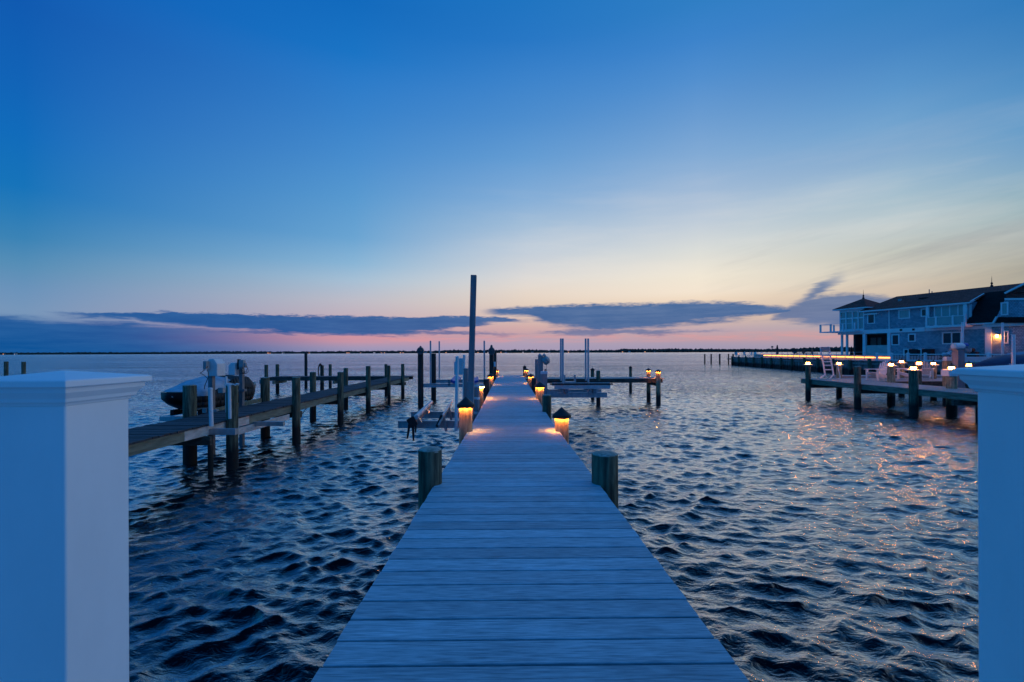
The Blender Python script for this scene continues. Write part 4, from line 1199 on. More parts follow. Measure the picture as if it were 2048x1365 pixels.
def hz(s_):
    pts = [(0, 1.70), (0.5, 1.80), (1.2, 2.0), (1.5, 2.06), (1.9, 2.0), (2.2, 2.07), (2.5, 2.03), (3.0, 1.86), (3.6, 1.72)]
    for (a, za), (b, zb_) in zip(pts, pts[1:]):
        if a <= s_ <= b:
            t = (s_ - a) / (b - a); t = t * t * (3 - 2 * t)
            return za + (zb_ - za) * t
    return 1.72


cover(0.03, 1.75, lambda s_: hz(s_) + 0.012, 'front_cover', 'palecover')
cover(1.70, 3.58, lambda s_: hz(s_), 'seat_cover', 'blackcover', wid=0.64, ph=1.0)
sk = MB()
rngs = []
for j in range(25):
    s_ = 0.25 + 3.2 * j / 24
    w_ = -0.66 * min(1.0, 0.35 + s_ * 0.9) * min(1.0, 0.08 + (3.6 - s_) * 0.85)
    rise = 0.32 * max(0.0, min(1.0, (s_ - 0.9) / 1.0)) * max(0.0, min(1.0, (3.3 - s_) / 0.9))
    rngs.append([Vector((s_, w_ * (0.92 - 0.4 * rise), 1.68 + rise)), Vector((s_, w_, 1.62)), Vector((s_, w_ * 1.03 + 0.012 * math.sin(4.1 * s_), 1.40 + 0.22 * max(0, (s_ - 2.5)))), Vector((s_, w_ * 0.97, 1.24 + 0.02 * math.sin(3.7 * s_) + 0.40 * max(0, (s_ - 2.4))))])
for a, b in zip(rngs, rngs[1:]):
    for k in range(3):
        sk.add([a[k], b[k], b[k + 1], a[k + 1]], [(0, 1, 2, 3)])
so_ = sk.build('cover_skirt', 'blackcover', ski, smooth=60)
sm_ = so_.modifiers.new('thick', 'SOLIDIFY'); sm_.thickness = 0.012
MB().bar((0.7, -0.70, 1.14), (2.9, -0.70, 1.22), 0.05, 0.13).build('cover_batten', 'stringer', ski)

jl_ = thing('jet_ski_lift', 'post lift with white motor cover holding the covered jet ski', 'boat lift', (-8.2, 12.5, 0), 'white covered lift motors')
a, b = P(423.3, 752, 12.3), P(423.3, 846, 12.3)
MB().sq((a.x, 12.3, 0), [(0.06, -1.2), (0.06, a.z)]).build('post', 'aludark', jl_, bevel=0.006)
mx, mz = XA(415.5, 12.15, 735), ZA(753, 12.15, 425)
MB().prism([(mx, 12.15, mz), (mx + 0.25, 12.15, mz), (mx + 0.25, 12.15, mz + 0.33), (mx + 0.16, 12.15, mz + 0.46), (mx + 0.03, 12.15, mz + 0.46), (mx, 12.15, mz + 0.43)],
           (0, 0.36, 0)).build('motor_cover', 'boxwhite', jl_, bevel=0.012)
MB().cbox(P(412.5, 731, 12.05), 0.09, 0.14, 0.22).build('switch_box', 'boxgrey', jl_, bevel=0.01)
w_ = MB()
w_.path([P(416 - 16 * math.sin(PI * t), 733 + 26 * t + 4 * math.sin(6 * t), 12.0) for t in [k / 10 for k in range(11)]], 0.008, 5)
w_.path([P(413 + 4 * math.sin(5 * t), 737 + 42 * t, 12.05) for t in [k / 10 for k in range(11)]], 0.009, 5)
w_.build('cable', 'rope', jl_)
for zz, ya, yb_ in ((1.02, 12.25, 12.35), (1.02, 14.2, 14.3)):
    MB().box2(-9.5, -7.7, ya, yb_, zz - 0.12, zz).build('cradle_beam', 'alu', jl_)
for xx in (-9.35, -8.6):
    MB().box2(xx - 0.05, xx + 0.05, 12.5, 14.8, 1.021, 1.17).build('bunk', 'carpet', jl_)
for px_, py_ in ((410.5, 822), (431.5, 824)):
    MB().cbox(P(px_, py_, 12.25), 0.11, 0.10, 0.12).build('fitting', 'boxgrey', jl_, bevel=0.01)
MB().cbox(P(424, 838, 12.22), 0.16, 0.14, 0.2).build('base_fitting', 'boxgrey', jl_, bevel=0.01)

j2 = thing('lift_post', 'dark lift post with small white motor cover and hanging wires by the covered jet ski', 'lift post', (-8.05, 13.5, 0), 'white covered lift motors')
a = P(483.3, 738, 13.5)
MB().sq((a.x, 13.5, 0), [(0.055, -1.2), (0.055, a.z + 0.2)]).build('post', 'aludark', j2, bevel=0.006)
c0 = P(469.5, 750, 13.5)
MB().prism([(c0.x - 0.10, 13.35, c0.z), (c0.x + 0.10, 13.35, c0.z), (c0.x + 0.10, 13.35, c0.z + 0.36), (c0.x - 0.03, 13.35, c0.z + 0.36), (c0.x - 0.10, 13.35, c0.z + 0.28)], (0, 0.3, 0)).build('motor_cover', 'boxwhite', j2, bevel=0.015)
MB().cbox(P(484.5, 727.5, 13.4), 0.13, 0.14, 0.21).build('switch_box', 'boxgrey', j2, bevel=0.012)
MB().cbox(P(491, 731, 13.4), 0.04, 0.08, 0.13).build('side_box', 'boxgrey', j2)
MB().cbox(P(478, 729, 13.5), 0.045, 0.10, 0.30).build('board', 'carpet', j2)
w_ = MB()
for k in range(5):
    ph = random.uniform(0, 6)
    w_.path([P(484 + 5.5 * math.sin(ph + 5 * t) + 3 * k * 0.6, 737 + 11 * math.sin(t * 2.8 + k * 0.3), 13.38) for t in [q / 10 for q in range(11)]], 0.006, 5)
w_.build('wires', 'rope', j2)
MB().cbox(P(485, 781, 13.45), 0.18, 0.14, 0.07).build('clamp', 'aludark', j2)

# ------------------------------------------------------------------ neighbour's lantern-lit dock
ZN = EYE - 1.565
nd = thing('lantern_dock', 'low dock with pink-lit boards and lantern pilings below the house', 'pier', (17.8, 16, ZN))
dk = MB(); y = 1.05
while y < 26.35:
    dk.box2(16.7, 18.95, y, y + 0.138, ZN - 0.03, ZN + random.uniform(-0.002, 0.001)); y += 0.145
dk.build('deck', 'greydeck', nd)
dk = MB(); x = 18.97
while x < 27.8:
    dk.box2(x, x + 0.138, 23.6, 26.35, ZN - 0.03, ZN + random.uniform(-0.002, 0.001)); x += 0.145
dk.build('side_deck', 'greydeck', nd)
for xx in (16.72, 18.88):
    MB().box2(xx, xx + 0.045, 1.05, 26.34, ZN - 0.27, ZN - 0.032).build('stringer', 'stringer', nd)
MB().box2(18.95, 27.8, 23.62, 23.665, ZN - 0.27, ZN - 0.032).build('stringer', 'beamwood', nd)
for yy in (9.0, 13.0, 17.0, 21.9, 25.4):
    MB().box2(16.5, 19.1, yy, yy + 0.1, ZN - 0.48, ZN - 0.275).build('cross_beam', 'beamwood', nd)
for k, (a, b) in enumerate(((25.0, 28.6),)):
    MB().box2(20.0, 29.0, 27.6, 28.7, ZN - 0.12, ZN + 0.06).build('rear_walk', 'greydeck', nd)

GN = 'pilings of the lantern dock'


def npile(px, w, Y, top, label, kind='lantern', **k):
    return piling(px, w, Y, top, label, GN, kind, **k)


npile(1616, 9.6, 25.5, 730.6, 'lantern piling at the outer end of the dock, standing apart from the ladder')
npile(1678, 9.8, 26.45, 731, 'lantern piling right beside the tall swim ladder', mat='pile_light')
npile(1714.8, 11.6, 21.9, 734, 'green flat topped piling between the swim ladder and the first deck chair', 'plain')
npile(1782.2, 13, 22.7, 733.5, 'lantern piling standing in front of the nearest deck chair', mat='pile_light')
npile(1827, 15.5, 18.9, 741.6, 'lantern piling on the dock edge, its lamp lower and nearer than the others')
npile(1838, 8.6, 22.4, 731, 'lantern piling tucked behind the nearest lantern, beside two deck chairs')
npile(1803, 10, 27.0, 727, 'lantern piling behind the fan back deck chair', mat='pile_light')
npile(1866.8, 10, 25.6, 731, 'lantern piling standing free on the side deck past the deck chairs', mat='pile_light')
pb3 = npile(1903, 17, 18.95, 752.5, 'lantern piling with a pale box top just past the gate post cap', mat='pile_light')
X_, Y_ = XA(1899, 18.95, 747), 18.95
MB().cbox((X_, Y_, ZA(747, 18.95, 1899)), 0.40, 0.36, 0.235).build('box_top', 'boxwhite', pb3, bevel=0.012)
for ch in pb3.children:
    if ch.name.split('.')[0] in ('hood', 'lens', 'base_plate'):
        ch.location.z += 0.235
npile(1938, 10, 24.5, 734, 'lantern piling under the wide horizontal lift rail')
npile(1960, 14, 17.2, 760, 'short dark piling under the dock hidden beside the gate post', 'plain')


# deck chairs
def deck_chair():
    t = thing('deck_chair', 'white slatted garden chair seen side on with arm toward the ladder', 'deck chair', (0, 0, 0), 'white slatted garden chairs', local=True)
    for sx in (-0.33, 0.33):
        MB().box2(sx - 0.045, sx + 0.045, -0.40, -0.32, 0, 0.56).build('front_leg', 'chairwhite', t, bevel=0.006)
        MB().bar((sx * 0.84, -0.40, 0.36), (sx * 0.84, 0.62, 0.06), 0.04, 0.13).build('side_rail', 'chairwhite', t, bevel=0.006)
        MB().bar((sx * 1.06, -0.46, 0.58), (sx * 1.06, 0.36, 0.58), 0.16, 0.035).build('armrest', 'chairwhite', t, bevel=0.01)
        MB().bar((sx, 0.30, 0.56), (sx, 0.20, 0.20), 0.04, 0.09).build('rear_brace', 'chairwhite', t)
    s = MB()
    for k in range(6):
        f = k / 5
        yy = -0.40 + 0.58 * f; zz = 0.42 - 0.16 * f
        s.cbox((0, yy, zz), 0.60, 0.095, 0.022, rx=-0.27)
    s.build('seat', 'chairwhite', t)
    b = MB()
    for k in range(6):
        o = (k - 2.5)
        top = 1.04 - 0.022 * o * o
        p0 = Vector((o * 0.078, 0.16, 0.24)); p1 = Vector((o * 0.118, 0.16 + (top - 0.24) * 0.42, top))
        b.bar(p0, p1, 0.082, 0.02, up=(0, 1, 0.0))
    b.build('backrest', 'chairwhite', t)
    MB().bar((-0.33, 0.36, 0.60), (0.33, 0.36, 0.60), 0.03, 0.07).build('back_rail', 'chairwhite', t)
    return t


ch0 = deck_chair()
ch0.location = (XA(1757, 24.6), 24.6, ZN); ch0.rotation_euler = (0, 0, -PI / 2 + 0.10)
dup(ch0, (XA(1814, 25.2), 25.2, ZN), 'white fan back garden chair between two lantern pilings', rz=-PI / 2 - 0.75)
dup(ch0, (XA(1848, 25.4), 25.4, ZN), 'white fan back garden chair half hidden behind a lantern piling', rz=PI / 2 + 0.75)

# swim ladder flipped up
YL = 25.75
lad = thing('swim_ladder', 'tall flipped up swim ladder with flat steps standing at the dock end', 'ladder', tuple(P(1655, 758, YL)))
tl, bl = P(1640.8, 694.5, YL), P(1650.2, 750.5, YL)
tr, br = P(1657.6, 694, YL), P(1667.0, 750.5, YL)
for a, b, ft, bk_ in ((tl, bl, P(1638.5, 758.0, YL - 0.15), P(1656, 758.5, YL + 0.1)), (tr, br, P(1659.0, 759.0, YL - 0.15), P(1673, 759, YL + 0.1))):
    MB().bar(b, a, 0.075, 0.055, up=(0, 1, 0)).build('rail', 'chairwhite', lad, bevel=0.008)
    MB().bar(b + (b - a).normalized() * -0.03, ft, 0.06, 0.05, up=(0, 1, 0)).build('foot', 'chairwhite', lad, bevel=0.008)
    MB().tube(b, bk_, 0.016, n=8).build('stay', 'pipegrey', lad)
for py_ in (712.5, 723.5, 731.0, 739.8):
    t = (py_ - 694) / 56.5
    a, b = tl.lerp(bl, t), tr.lerp(br, t)
    MB().bar(a + Vector((0.02, -0.02, 0)), b + Vector((-0.02, -0.02, 0)), 0.13, 0.055).build('step', 'chairwhite', lad, bevel=0.008)
a, b = tl.lerp(bl, 0.0), tr.lerp(br, 0.0)
a2, b2 = tl.lerp(bl, 0.16), tr.lerp(br, 0.16)
MB().prism([a, b, b2, a2], (0, -0.035, 0)).build('top_panel', 'boxgrey', lad, bevel=0.006)
pts = [P(1675.5, 731, YL + 0.3), P(1677, 740, YL + 0.2), P(1680, 752, YL + 0.1), P(1680, 757, YL), P(1676, 758.4, YL - 0.05)]
tag(MB().path(pts, 0.022, 8).build('handrail', 'chairwhite', None, smooth=50), 'thin pale curved hand rail against the lantern piling beside the ladder', 'handrail')

# neighbour's boat lift and boats
YK = 22.0
nl = thing('boat_lift', "white post boat lift with motor and big wheel at the neighbour's dock", 'boat lift', (XA(1916, YK), YK, 0))
a = P(1916.5, 700, YK)
MB().sq((a.x, YK, 0), [(0.165, -1.2), (0.16, a.z)]).build('post', 'wrap', nl, bevel=0.012)
c = P(1918, 692.5, YK)
MB().box2(c.x - 0.32, c.x + 0.30, YK - 0.2, YK + 0.2, a.z + 0.002, a.z + 0.06).build('top_plate', 'aludark', nl)
mt = MB().lathe((0, 0, 0), [(0.13, -0.24), (0.17, -0.21), (0.17, 0.17), (0.12, 0.24)], 16)
Rm = Matrix.Rotation(PI / 2, 3, 'Y')
mt.v = [Vector((c.x - 0.03, YK, c.z - 0.02)) + Rm @ v for v in mt.v]
mt.build('motor', 'boxwhite', nl, smooth=40)
mt = MB().lathe((0, 0, 0), [(0.06, -0.12), (0.13, -0.08), (0.13, 0.06), (0.05, 0.12)], 14)
g = P(1930, 691.5, YK)
mt.v = [Vector(g) + Rm @ v for v in mt.v]
mt.build('gearbox', 'bluevinyl', nl, smooth=40)
wc = P(1934.5, 700.5, YK - 0.15)
wh = MB()
ring = [Vector((wc.x + 0.16 * math.cos(t), wc.y, wc.z + 0.17 * math.sin(t))) for t in [2 * PI * k / 28 for k in range(29)]]
wh.path(ring, 0.014, 6)
for k in range(6):
    t = PI * k / 6
    wh.tube((wc.x - 0.15 * math.cos(t), wc.y, wc.z - 0.16 * math.sin(t)), (wc.x + 0.15 * math.cos(t), wc.y, wc.z + 0.16 * math.sin(t)), 0.008, n=6)
wh.lathe((wc.x, wc.y, wc.z - 0.1), [(0.155, 0.02), (0.16, 0.10), (0.155, 0.18)], 20)
wh.build('wheel', 'boxgrey', nl)
MB().tube((wc.x - 0.1, YK, wc.z - 0.1), (wc.x - 0.1, YK, 1.2), 0.012, n=6).build('cable', 'aludark', nl)
for px_, tp, Yk, r_ in ((1925, 644.6, 22.3, 0.048), (2005, 645.6, 22.3, 0.045), (2027, 669.5, 18.0, 0.055)):
    q = P(px_, tp, Yk)
    MB().tube((q.x, Yk, 1.1), q, r_, n=14).build('guide_pole', 'pipe', nl, smooth=40)
a, b = P(1889.5, 718, 23.0), P(1986, 718, 23.0)
lr = thing('lift_rail', 'wide pale horizontal rail on a wooden leg beside the lift post with the wheel', 'rail', (a.x, 23, 0))
MB().bar(a, b, 0.22, 0.20).build('rail', 'boxwhite', lr, bevel=0.01)
q = P(1894.5, 722, 23.0)
MB().sq((q.x, 23.0, 0), [(0.13, -1.2), (0.13, a.z - 0.102)]).build('leg', 'pile_light', lr)

# navy covered boat
bx = XA(1946, 20.5, 735)
zb0 = 1.62
boat = thing('covered_boat', 'boat under a navy cover on the lift with guide poles', 'boat', (bx, 20.5, zb0))
rings = []
for j in range(26):
    t = j / 25; X = bx + 6.2 * t
    w = 1.15 * math.sin(min(1, t * 2.2 + 0.03) * PI / 2)
    top = 2.06 + 0.52 * min(1, (t * 3.2)) ** 0.7 + (0.06 * math.sin(t * 14) if t > 0.3 else 0)
    low = 1.86 + 0.05 * math.sin(9 * t) - 0.08 * t
    if t > 0.16:
        low = min(low + 0.34 * min(1, (t - 0.16) * 9), top - 0.12)
    ring = []
    for k in range(13):
        a_ = PI * k / 12
        ring.append(Vector((X, 20.5 - w * math.cos(a_), low + (top - low) * math.sin(a_) ** 0.7)))
    rings.append(ring)
cv = MB().loft(rings, caps=False).build('cover', 'navycover', boat, smooth=60)
sm2 = cv.modifiers.new('thick', 'SOLIDIFY'); sm2.thickness = 0.02
rings = []
for j in range(14):
    t = j / 13; X = bx + 0.05 + 6.1 * t
    w = 1.05 * math.sin(min(1, t * 2.0 + 0.04) * PI / 2)
    rings.append([Vector((X, 20.5 + yy, zz)) for yy, zz in ((0, 1.35 + 0.5 * max(0, 0.25 - t) * 3), (w * 0.8, 1.55 + 0.3 * max(0, 0.2 - t) * 3), (w, 1.98), (0, 2.0), (-w, 1.98), (-w * 0.8, 1.55 + 0.3 * max(0, 0.2 - t) * 3))])
MB().loft(rings).build('hull', 'blackhull', boat, smooth=40)
rl = MB().path([P(2018, 728.5, 19.2), P(2030, 730, 19.1), P(2075, 731, 19.1)], 0.018, 6)
rl.build('bow_rail', 'pipe', boat)
bx2 = XA(1993, 30, 715)
boat2 = thing('covered_boat', 'boat under a light blue cover parked behind the navy one', 'boat', (bx2, 30, 2.0))
rings = []
for j in range(20):
    t = j / 19; X = bx2 + 5.5 * t
    w = 1.1 * math.sin(min(1, t * 2.4 + 0.05) * PI / 2)
    top = 2.35 + 0.32 * min(1, t * 3) + 0.16 * math.sin(t * 11) * t
    ring = [Vector((X, 30 - w * math.cos(PI * k / 10), 1.85 + (top - 1.85) * math.sin(PI * k / 10) ** 0.7)) for k in range(11)]
    rings.append(ring)
MB().loft(rings, caps=False).build('cover', 'tealcover', boat2, smooth=60)
rings = []
for j in range(10):
    t = j / 9; X = bx2 + 0.05 + 5.4 * t
    w = 1.0 * math.sin(min(1, t * 2.2 + 0.05) * PI / 2)
    rings.append([Vector((X, 30 + yy, zz)) for yy, zz in ((0, 1.25 + 0.3 * max(0, 0.3 - t)), (w * 0.8, 1.45), (w, 1.84), (0, 1.86), (-w, 1.84), (-w * 0.8, 1.45))])
MB().loft(rings).build('hull', 'boxwhite', boat2, smooth=40)

# ------------------------------------------------------------------ neighbour's lot with bulkhead, terrace and house
ZL = 1.62
C0, C1, C2 = onz(1467.5, 731, 0), onz(1745, 752, 0), onz(1895, 758.5, 0)
C3 = C2 + (C2 - C1) * 4.0
Cb = C0 + Vector((60, 22, 0))
lot = MB().prism([Vector((p.x + 0.3, p.y, -1.5)) for p in (C0, C1, C2, C3, Vector((150, C3.y, 0)), Vector((150, 115, 0)), Cb)], (0, 0, 1.5 + ZL - 0.02))
struct(lot.build('shore_lot', 'lawn'))


def along(poly, step):
    out = []
    for a, b in zip(poly, poly[1:]):
        n = max(1, round((b - a).length / step))
        for k in range(n):
            out.append((a.lerp(b, k / n), (b - a).normalized()))
    return out


BKL = [C0, C1, C2, C3]
bulk = thing('bulkhead', 'long dark timber bulkhead with upright piles below the house terrace', 'bulkhead', tuple(C0))
bd = MB()
for p, d in along(BKL, 0.34):
    nrm = Vector((-d.y, d.x, 0))
    if nrm.x > 0:
        nrm = -nrm
    q = p + nrm * random.uniform(-0.03, 0.05)
    bd.bar((q.x + d.x * 0.02, q.y + d.y * 0.02, 0.5), (q.x + d.x * 0.32, q.y + d.y * 0.32, 0.5), 0.06, 2.2)
bd.build('boards', 'bulkboard', bulk)
cp = MB()
for a, b in zip(BKL, BKL[1:]):
    cp.bar((a.x, a.y, ZL + 0.02), (b.x, b.y, ZL + 0.02), 0.55, 0.08)
cp.build('cap_board', 'boxgrey', bulk)
wl = MB()
for a, b in zip(BKL, BKL[1:]):
    wl.bar((a.x - 0.14, a.y, ZL - 0.30), (b.x - 0.14, b.y, ZL - 0.30), 0.14, 0.22)
wl.build('wale', 'bulkboard', bulk)
for p, d in along(BKL[:3], 3.5):
    shaft(MB(), p.x - 0.34, p.y, 0.17, -1.3, ZL + random.uniform(0.05, 0.28), n=10).build('pile', 'pile', bulk, smooth=50)

# terrace with glowing strip
dT = (C1 - C0).normalized(); nT = Vector((-dT.y, dT.x, 0))
if nT.x < 0:
    nT = -nT
T0, T1 = C0 + dT * 3 + nT * 2.6, C1 - dT * 1.0 + nT * 2.6
T2, T3 = T1 + nT * 16, T0 + nT * 16
ter = thing('terrace', 'raised pale terrace with a glowing strip light along its edge', 'terrace', (T1.x, T1.y, ZL))
MB().prism([Vector((p.x, p.y, ZL - 0.1)) for p in (T0, T1, T2, T3)], (0, 0, 0.62)).build('platform', 'terrace', ter)
tc_ = MB()
tc_.bar(Vector((T0.x, T0.y, ZL + 0.555)) - nT * 0.1, Vector((T1.x, T1.y, ZL + 0.555)) - nT * 0.1, 0.36, 0.06)
tc_.build('edge_coping', 'terrace', ter)
S0, S1 = T0.lerp(T1, 0.12), T1
MB().bar(Vector((S0.x, S0.y, ZL + 0.40)) - nT * 0.06, Vector((S1.x, S1.y, ZL + 0.34)) - nT * 0.06, 0.05, 0.06).build('light_strip', 'ledstrip', ter)
# walk in front of the strip
struct(MB().prism([Vector((p.x, p.y, ZL - 0.015)) for p in (C0 + nT * 0.4, C1 + nT * 0.4, T1 - nT * 0.02, T0 - nT * 0.02)], (0, 0, 0.02)).build('path', 'terrace'))

rl_ = thing('wire_railing', 'thin wire railing along the bulkhead top in front of the glowing terrace', 'railing', (C0.x, C0.y, ZL))
rp_ = [p for p, d in along([C0 + nT * 0.25, C1 + nT * 0.25], 1.75)] + [C1 + nT * 0.25]
for k, p in enumerate(rp_):
    MB().sq((p.x, p.y, 0), [(0.022, ZL + 0.06), (0.022, ZL + 1.0)]).build('post', 'pipegrey', rl_)
for zz in (0.98, 0.66, 0.36):
    MB().bar(Vector((rp_[0].x, rp_[0].y, ZL + zz)), Vector((rp_[-1].x, rp_[-1].y, ZL + zz)), 0.012, 0.014 if zz < 0.9 else 0.025).build('wire', 'pipegrey', rl_)

wf = thing('white_fence', 'white three rail fence on the bulkhead top below the shingled house', 'fence', (C1.x, C1.y, ZL))
fpts = []
lineA, lineB = C1 + nT * 0.2, C3 + nT * 0.2


def onfence(px):
    k = uv(px, 715)[0] / F
    for a, b in ((C1 + nT * 0.2, C2 + nT * 0.2), (C2 + nT * 0.2, C3 + nT * 0.2)):
        d = b - a
        t = (k * a.y - a.x) / (d.x - k * d.y)
        if t <= 1.0:
            return a + d * t
    return a + d * t


fp = [onfence(px) for px in (1754, 1783, 1816, 1850.5, 1888, 1930, 1978, 2034, 2100)]
for p in fp:
    MB().sq((p.x, p.y, 0), [(0.085, ZL + 0.062), (0.085, ZL + 0.84), (0.115, ZL + 0.845), (0.115, ZL + 0.875), (0.02, ZL + 0.93)]).build('post', 'trim', wf)
for a, b in zip(fp, fp[1:]):
    for zz, hh_ in ((0.76, 0.09), (0.14, 0.11)):
        MB().bar(Vector((a.x, a.y, ZL + zz)), Vector((b.x, b.y, ZL + zz)), 0.05, hh_).build('rail', 'trim', wf)
for a, b in zip(fp[1:], fp[2:]):
    bal = MB()
    n = max(3, int((b - a).length / 0.22))
    for k in range(1, n):
        q = a.lerp(b, k / n)
        bal.box2(q.x - 0.012, q.x + 0.012, q.y - 0.012, q.y + 0.012, ZL + 0.19, ZL + 0.72)
    bal.build('baluster', 'rope', wf)['kind'] = 'stuff'

# terrace furniture, all small in the view
GT = 'small furniture on the terrace'
for px_, Yk, lb in ((1554.5, 80, 'closed dark red parasol rising above the wire railing'), (1703, 66, 'closed dark parasol under the porch beside its slim columns')):
    X = XA(px_, Yk, 700); b0_ = ZL + 0.5
    um = thing('parasol', lb, 'parasol', (X, Yk, b0_), GT)
    MB().tube((X, Yk, b0_), (X, Yk, ZA(690 if px_ < 1600 else 693, Yk, px_)), 0.04, n=8).build('pole', 'chairwhite', um)
    zt = ZA(690 if px_ < 1600 else 693.5, Yk, px_)
    MB().lathe((X, Yk, 0), [(0.10, zt - 1.75), (0.24, zt - 1.5), (0.19, zt - 0.7), (0.08, zt - 0.1), (0.01, zt)], 10).build('canopy', 'umbrella', um, smooth=50)


def lounger():
    t = thing('sun_lounger', 'dark sun lounger with raised back on the terrace behind the ladder', 'sun lounger', (0, 0, 0), GT, local=True)
    MB().box2(-0.35, 0.35, -0.9, 0.5, 0.26, 0.36).build('seat', 'blackcover', t)
    MB().bar((0, 0.5, 0.34), (0, 1.05, 0.95), 0.7, 0.09, up=(1, 0, 0)).build('backrest', 'blackcover', t)
    for a, b in ((-0.3, -0.8), (0.3, -0.8), (-0.3, 0.4), (0.3, 0.4)):
        MB().box2(a - 0.03, a + 0.03, b - 0.03, b + 0.03, 0, 0.26).build('leg', 'aludark', t)
    return t


l0 = lounger(); l0.location = (XA(1600, 72, 705), 72, ZL + 0.52); l0.rotation_euler = (0, 0, 0.9)
dup(l0, (XA(1614, 73, 705), 73, ZL + 0.52), 'low dark sun lounger next to the one with raised back', rz=1.9)
dup(l0, (XA(1627, 70, 705), 70, ZL + 0.52), 'dark sun lounger nearest the swim ladder on the terrace', rz=2.3)


def patio_chair():
    t = thing('patio_chair', 'small pale patio chair behind the railing nearest the bulkhead corner', 'patio chair', (0, 0, 0), GT, local=True)
    MB().box2(-0.3, 0.3, -0.3, 0.3, 0.38, 0.44).build('seat', 'chairwhite', t)
    MB().bar((0, 0.28, 0.42), (0, 0.42, 0.98), 0.58, 0.06, up=(1, 0, 0)).build('backrest', 'chairwhite', t)
    for a, b in ((-0.27, -0.27), (0.27, -0.27), (-0.27, 0.27), (0.27, 0.27)):
        MB().box2(a - 0.03, a + 0.03, b - 0.03, b + 0.03, 0, 0.38).build('leg', 'chairwhite', t)
    return t


pc0 = patio_chair(); pc0.location = (XA(1476, 93, 708), 93, ZL + 0.02); pc0.rotation_euler = (0, 0, 1.0)
for px_, Yk, rz_, lb in ((1491, 90, 2.0, 'small pale patio chair second from the bulkhead corner'), (1501, 89, -1.0, 'small pale patio chair in the middle of the railing row'),
                         (1514, 86, 0.4, 'small pale patio chair fourth from the bulkhead corner'), (1523, 85, 2.5, 'small pale patio chair closest to the dark red parasol')):
    dup(pc0, (XA(px_, Yk, 708), Yk, ZL + 0.02), lb, rz=rz_)
for px_, Yk, lb in ((1476.5, 95, 'tiny lit path lamp by the bulkhead corner'), (1490, 93, 'tiny lit path lamp among the patio chairs'), (1523, 88, 'tiny lit path lamp near the closed red parasol')):
    X = XA(px_, Yk, 710)
    pl_ = thing('path_lamp', lb, 'path lamp', (X, Yk, ZL), GT)
    MB().tube((X, Yk, ZL), (X, Yk, ZL + 0.5), 0.05, n=8).build('stem', 'pewter', pl_)
    MB().lathe((X, Yk, 0), [(0.10, ZL + 0.5), (0.14, ZL + 0.6), (0.10, ZL + 0.72)], 10).build('lens', 'farlight', pl_)

# flowering shrub by the lift rail
fs = thing('flowering_shrub', 'bush of pale round blooms beside the wide horizontal lift rail', 'shrub', tuple(P(1890, 716, 40)))
cfs = P(1890, 708, 40)
lf = MB()
for k in range(140):
    a = Vector((random.gauss(0, 0.26), random.gauss(0, 0.22), random.gauss(-0.24, 0.20))) + cfs
    r_ = random.uniform(0.04, 0.09)
    d1 = Vector((random.uniform(-1, 1), random.uniform(-1, 1), random.uniform(-1, 1))).normalized() * r_
    d2 = Vector((random.uniform(-1, 1), random.uniform(-1, 1), random.uniform(-1, 1))).normalized() * r_
    lf.add([a - d1, a + d2 * 0.6, a + d1, a - d2 * 0.6], [(0, 1, 2, 3)])
lf.build('foliage', 'leaf', fs)
bl_ = MB()
for k in range(16):
    a = Vector((random.gauss(0, 0.22), random.gauss(-0.1, 0.18), random.uniform(-0.12, 0.16))) + cfs
    bl_.lathe(tuple(a), [(0.02, -0.09), (0.075, -0.05), (0.09, 0), (0.07, 0.05), (0.02, 0.085)], 8)
bl_.build('blooms', 'petal', fs, smooth=60)
MB().tube((cfs.x, cfs.y, ZL), (cfs.x, cfs.y, cfs.z - 0.2), 0.05, n=6).build('stem', 'leaf', fs)

# ------------------------------------------------------------------ house
HX, HYY = 47.2, 61.0
UX, UY = 0.3135, -0.9496
house = thing('shingle_house', 'large grey shingled waterfront house with brown roofs, balconies and porch', 'house', (HX, HYY, 0), rz=math.atan2(UY, UX), local=True)


def fac(px, py, y=0.0):
    u, v = uv(px, py); k = u / F
    ox, oy = HX - UY * y, HYY + UX * y
    s = (k * oy - ox) / (UX - UY * k)
    return s, EYE - v / F * (oy + UY * s)


HB = lambda *a: MB().box2(*a)
s_r = fac(1939, 620)[0]          # end of the upper storey
s_b = fac(1851, 657)[0]
s_c = fac(1779, 650)[0]
s_w = fac(1979, 650)[0]          # corner of the projecting ground-floor wing
ZE = 8.2
ZFL = 5.5
gz = ZL
HB(0.02, s_r, 0, 11, ZFL, ZE).build('upper_wall', 'shingle', house)
HB(s_c, s_w, 0.0, 11, gz, ZFL - 0.002).build('lower_wall', 'shingle', house)
HB(s_w, 23.88, -0.25, 11, gz, 5.7).build('wing_wall', 'shingle', house)
HB(-3.45, s_b, -0.12, 4.6, ZFL - 0.46, ZFL + 0.06).build('floor_band', 'trim', house)
HB(s_b + 0.01, s_w - 0.02, -0.07, 0.0, ZFL - 0.40, ZFL - 0.05).build('lower_band', 'trim', house)
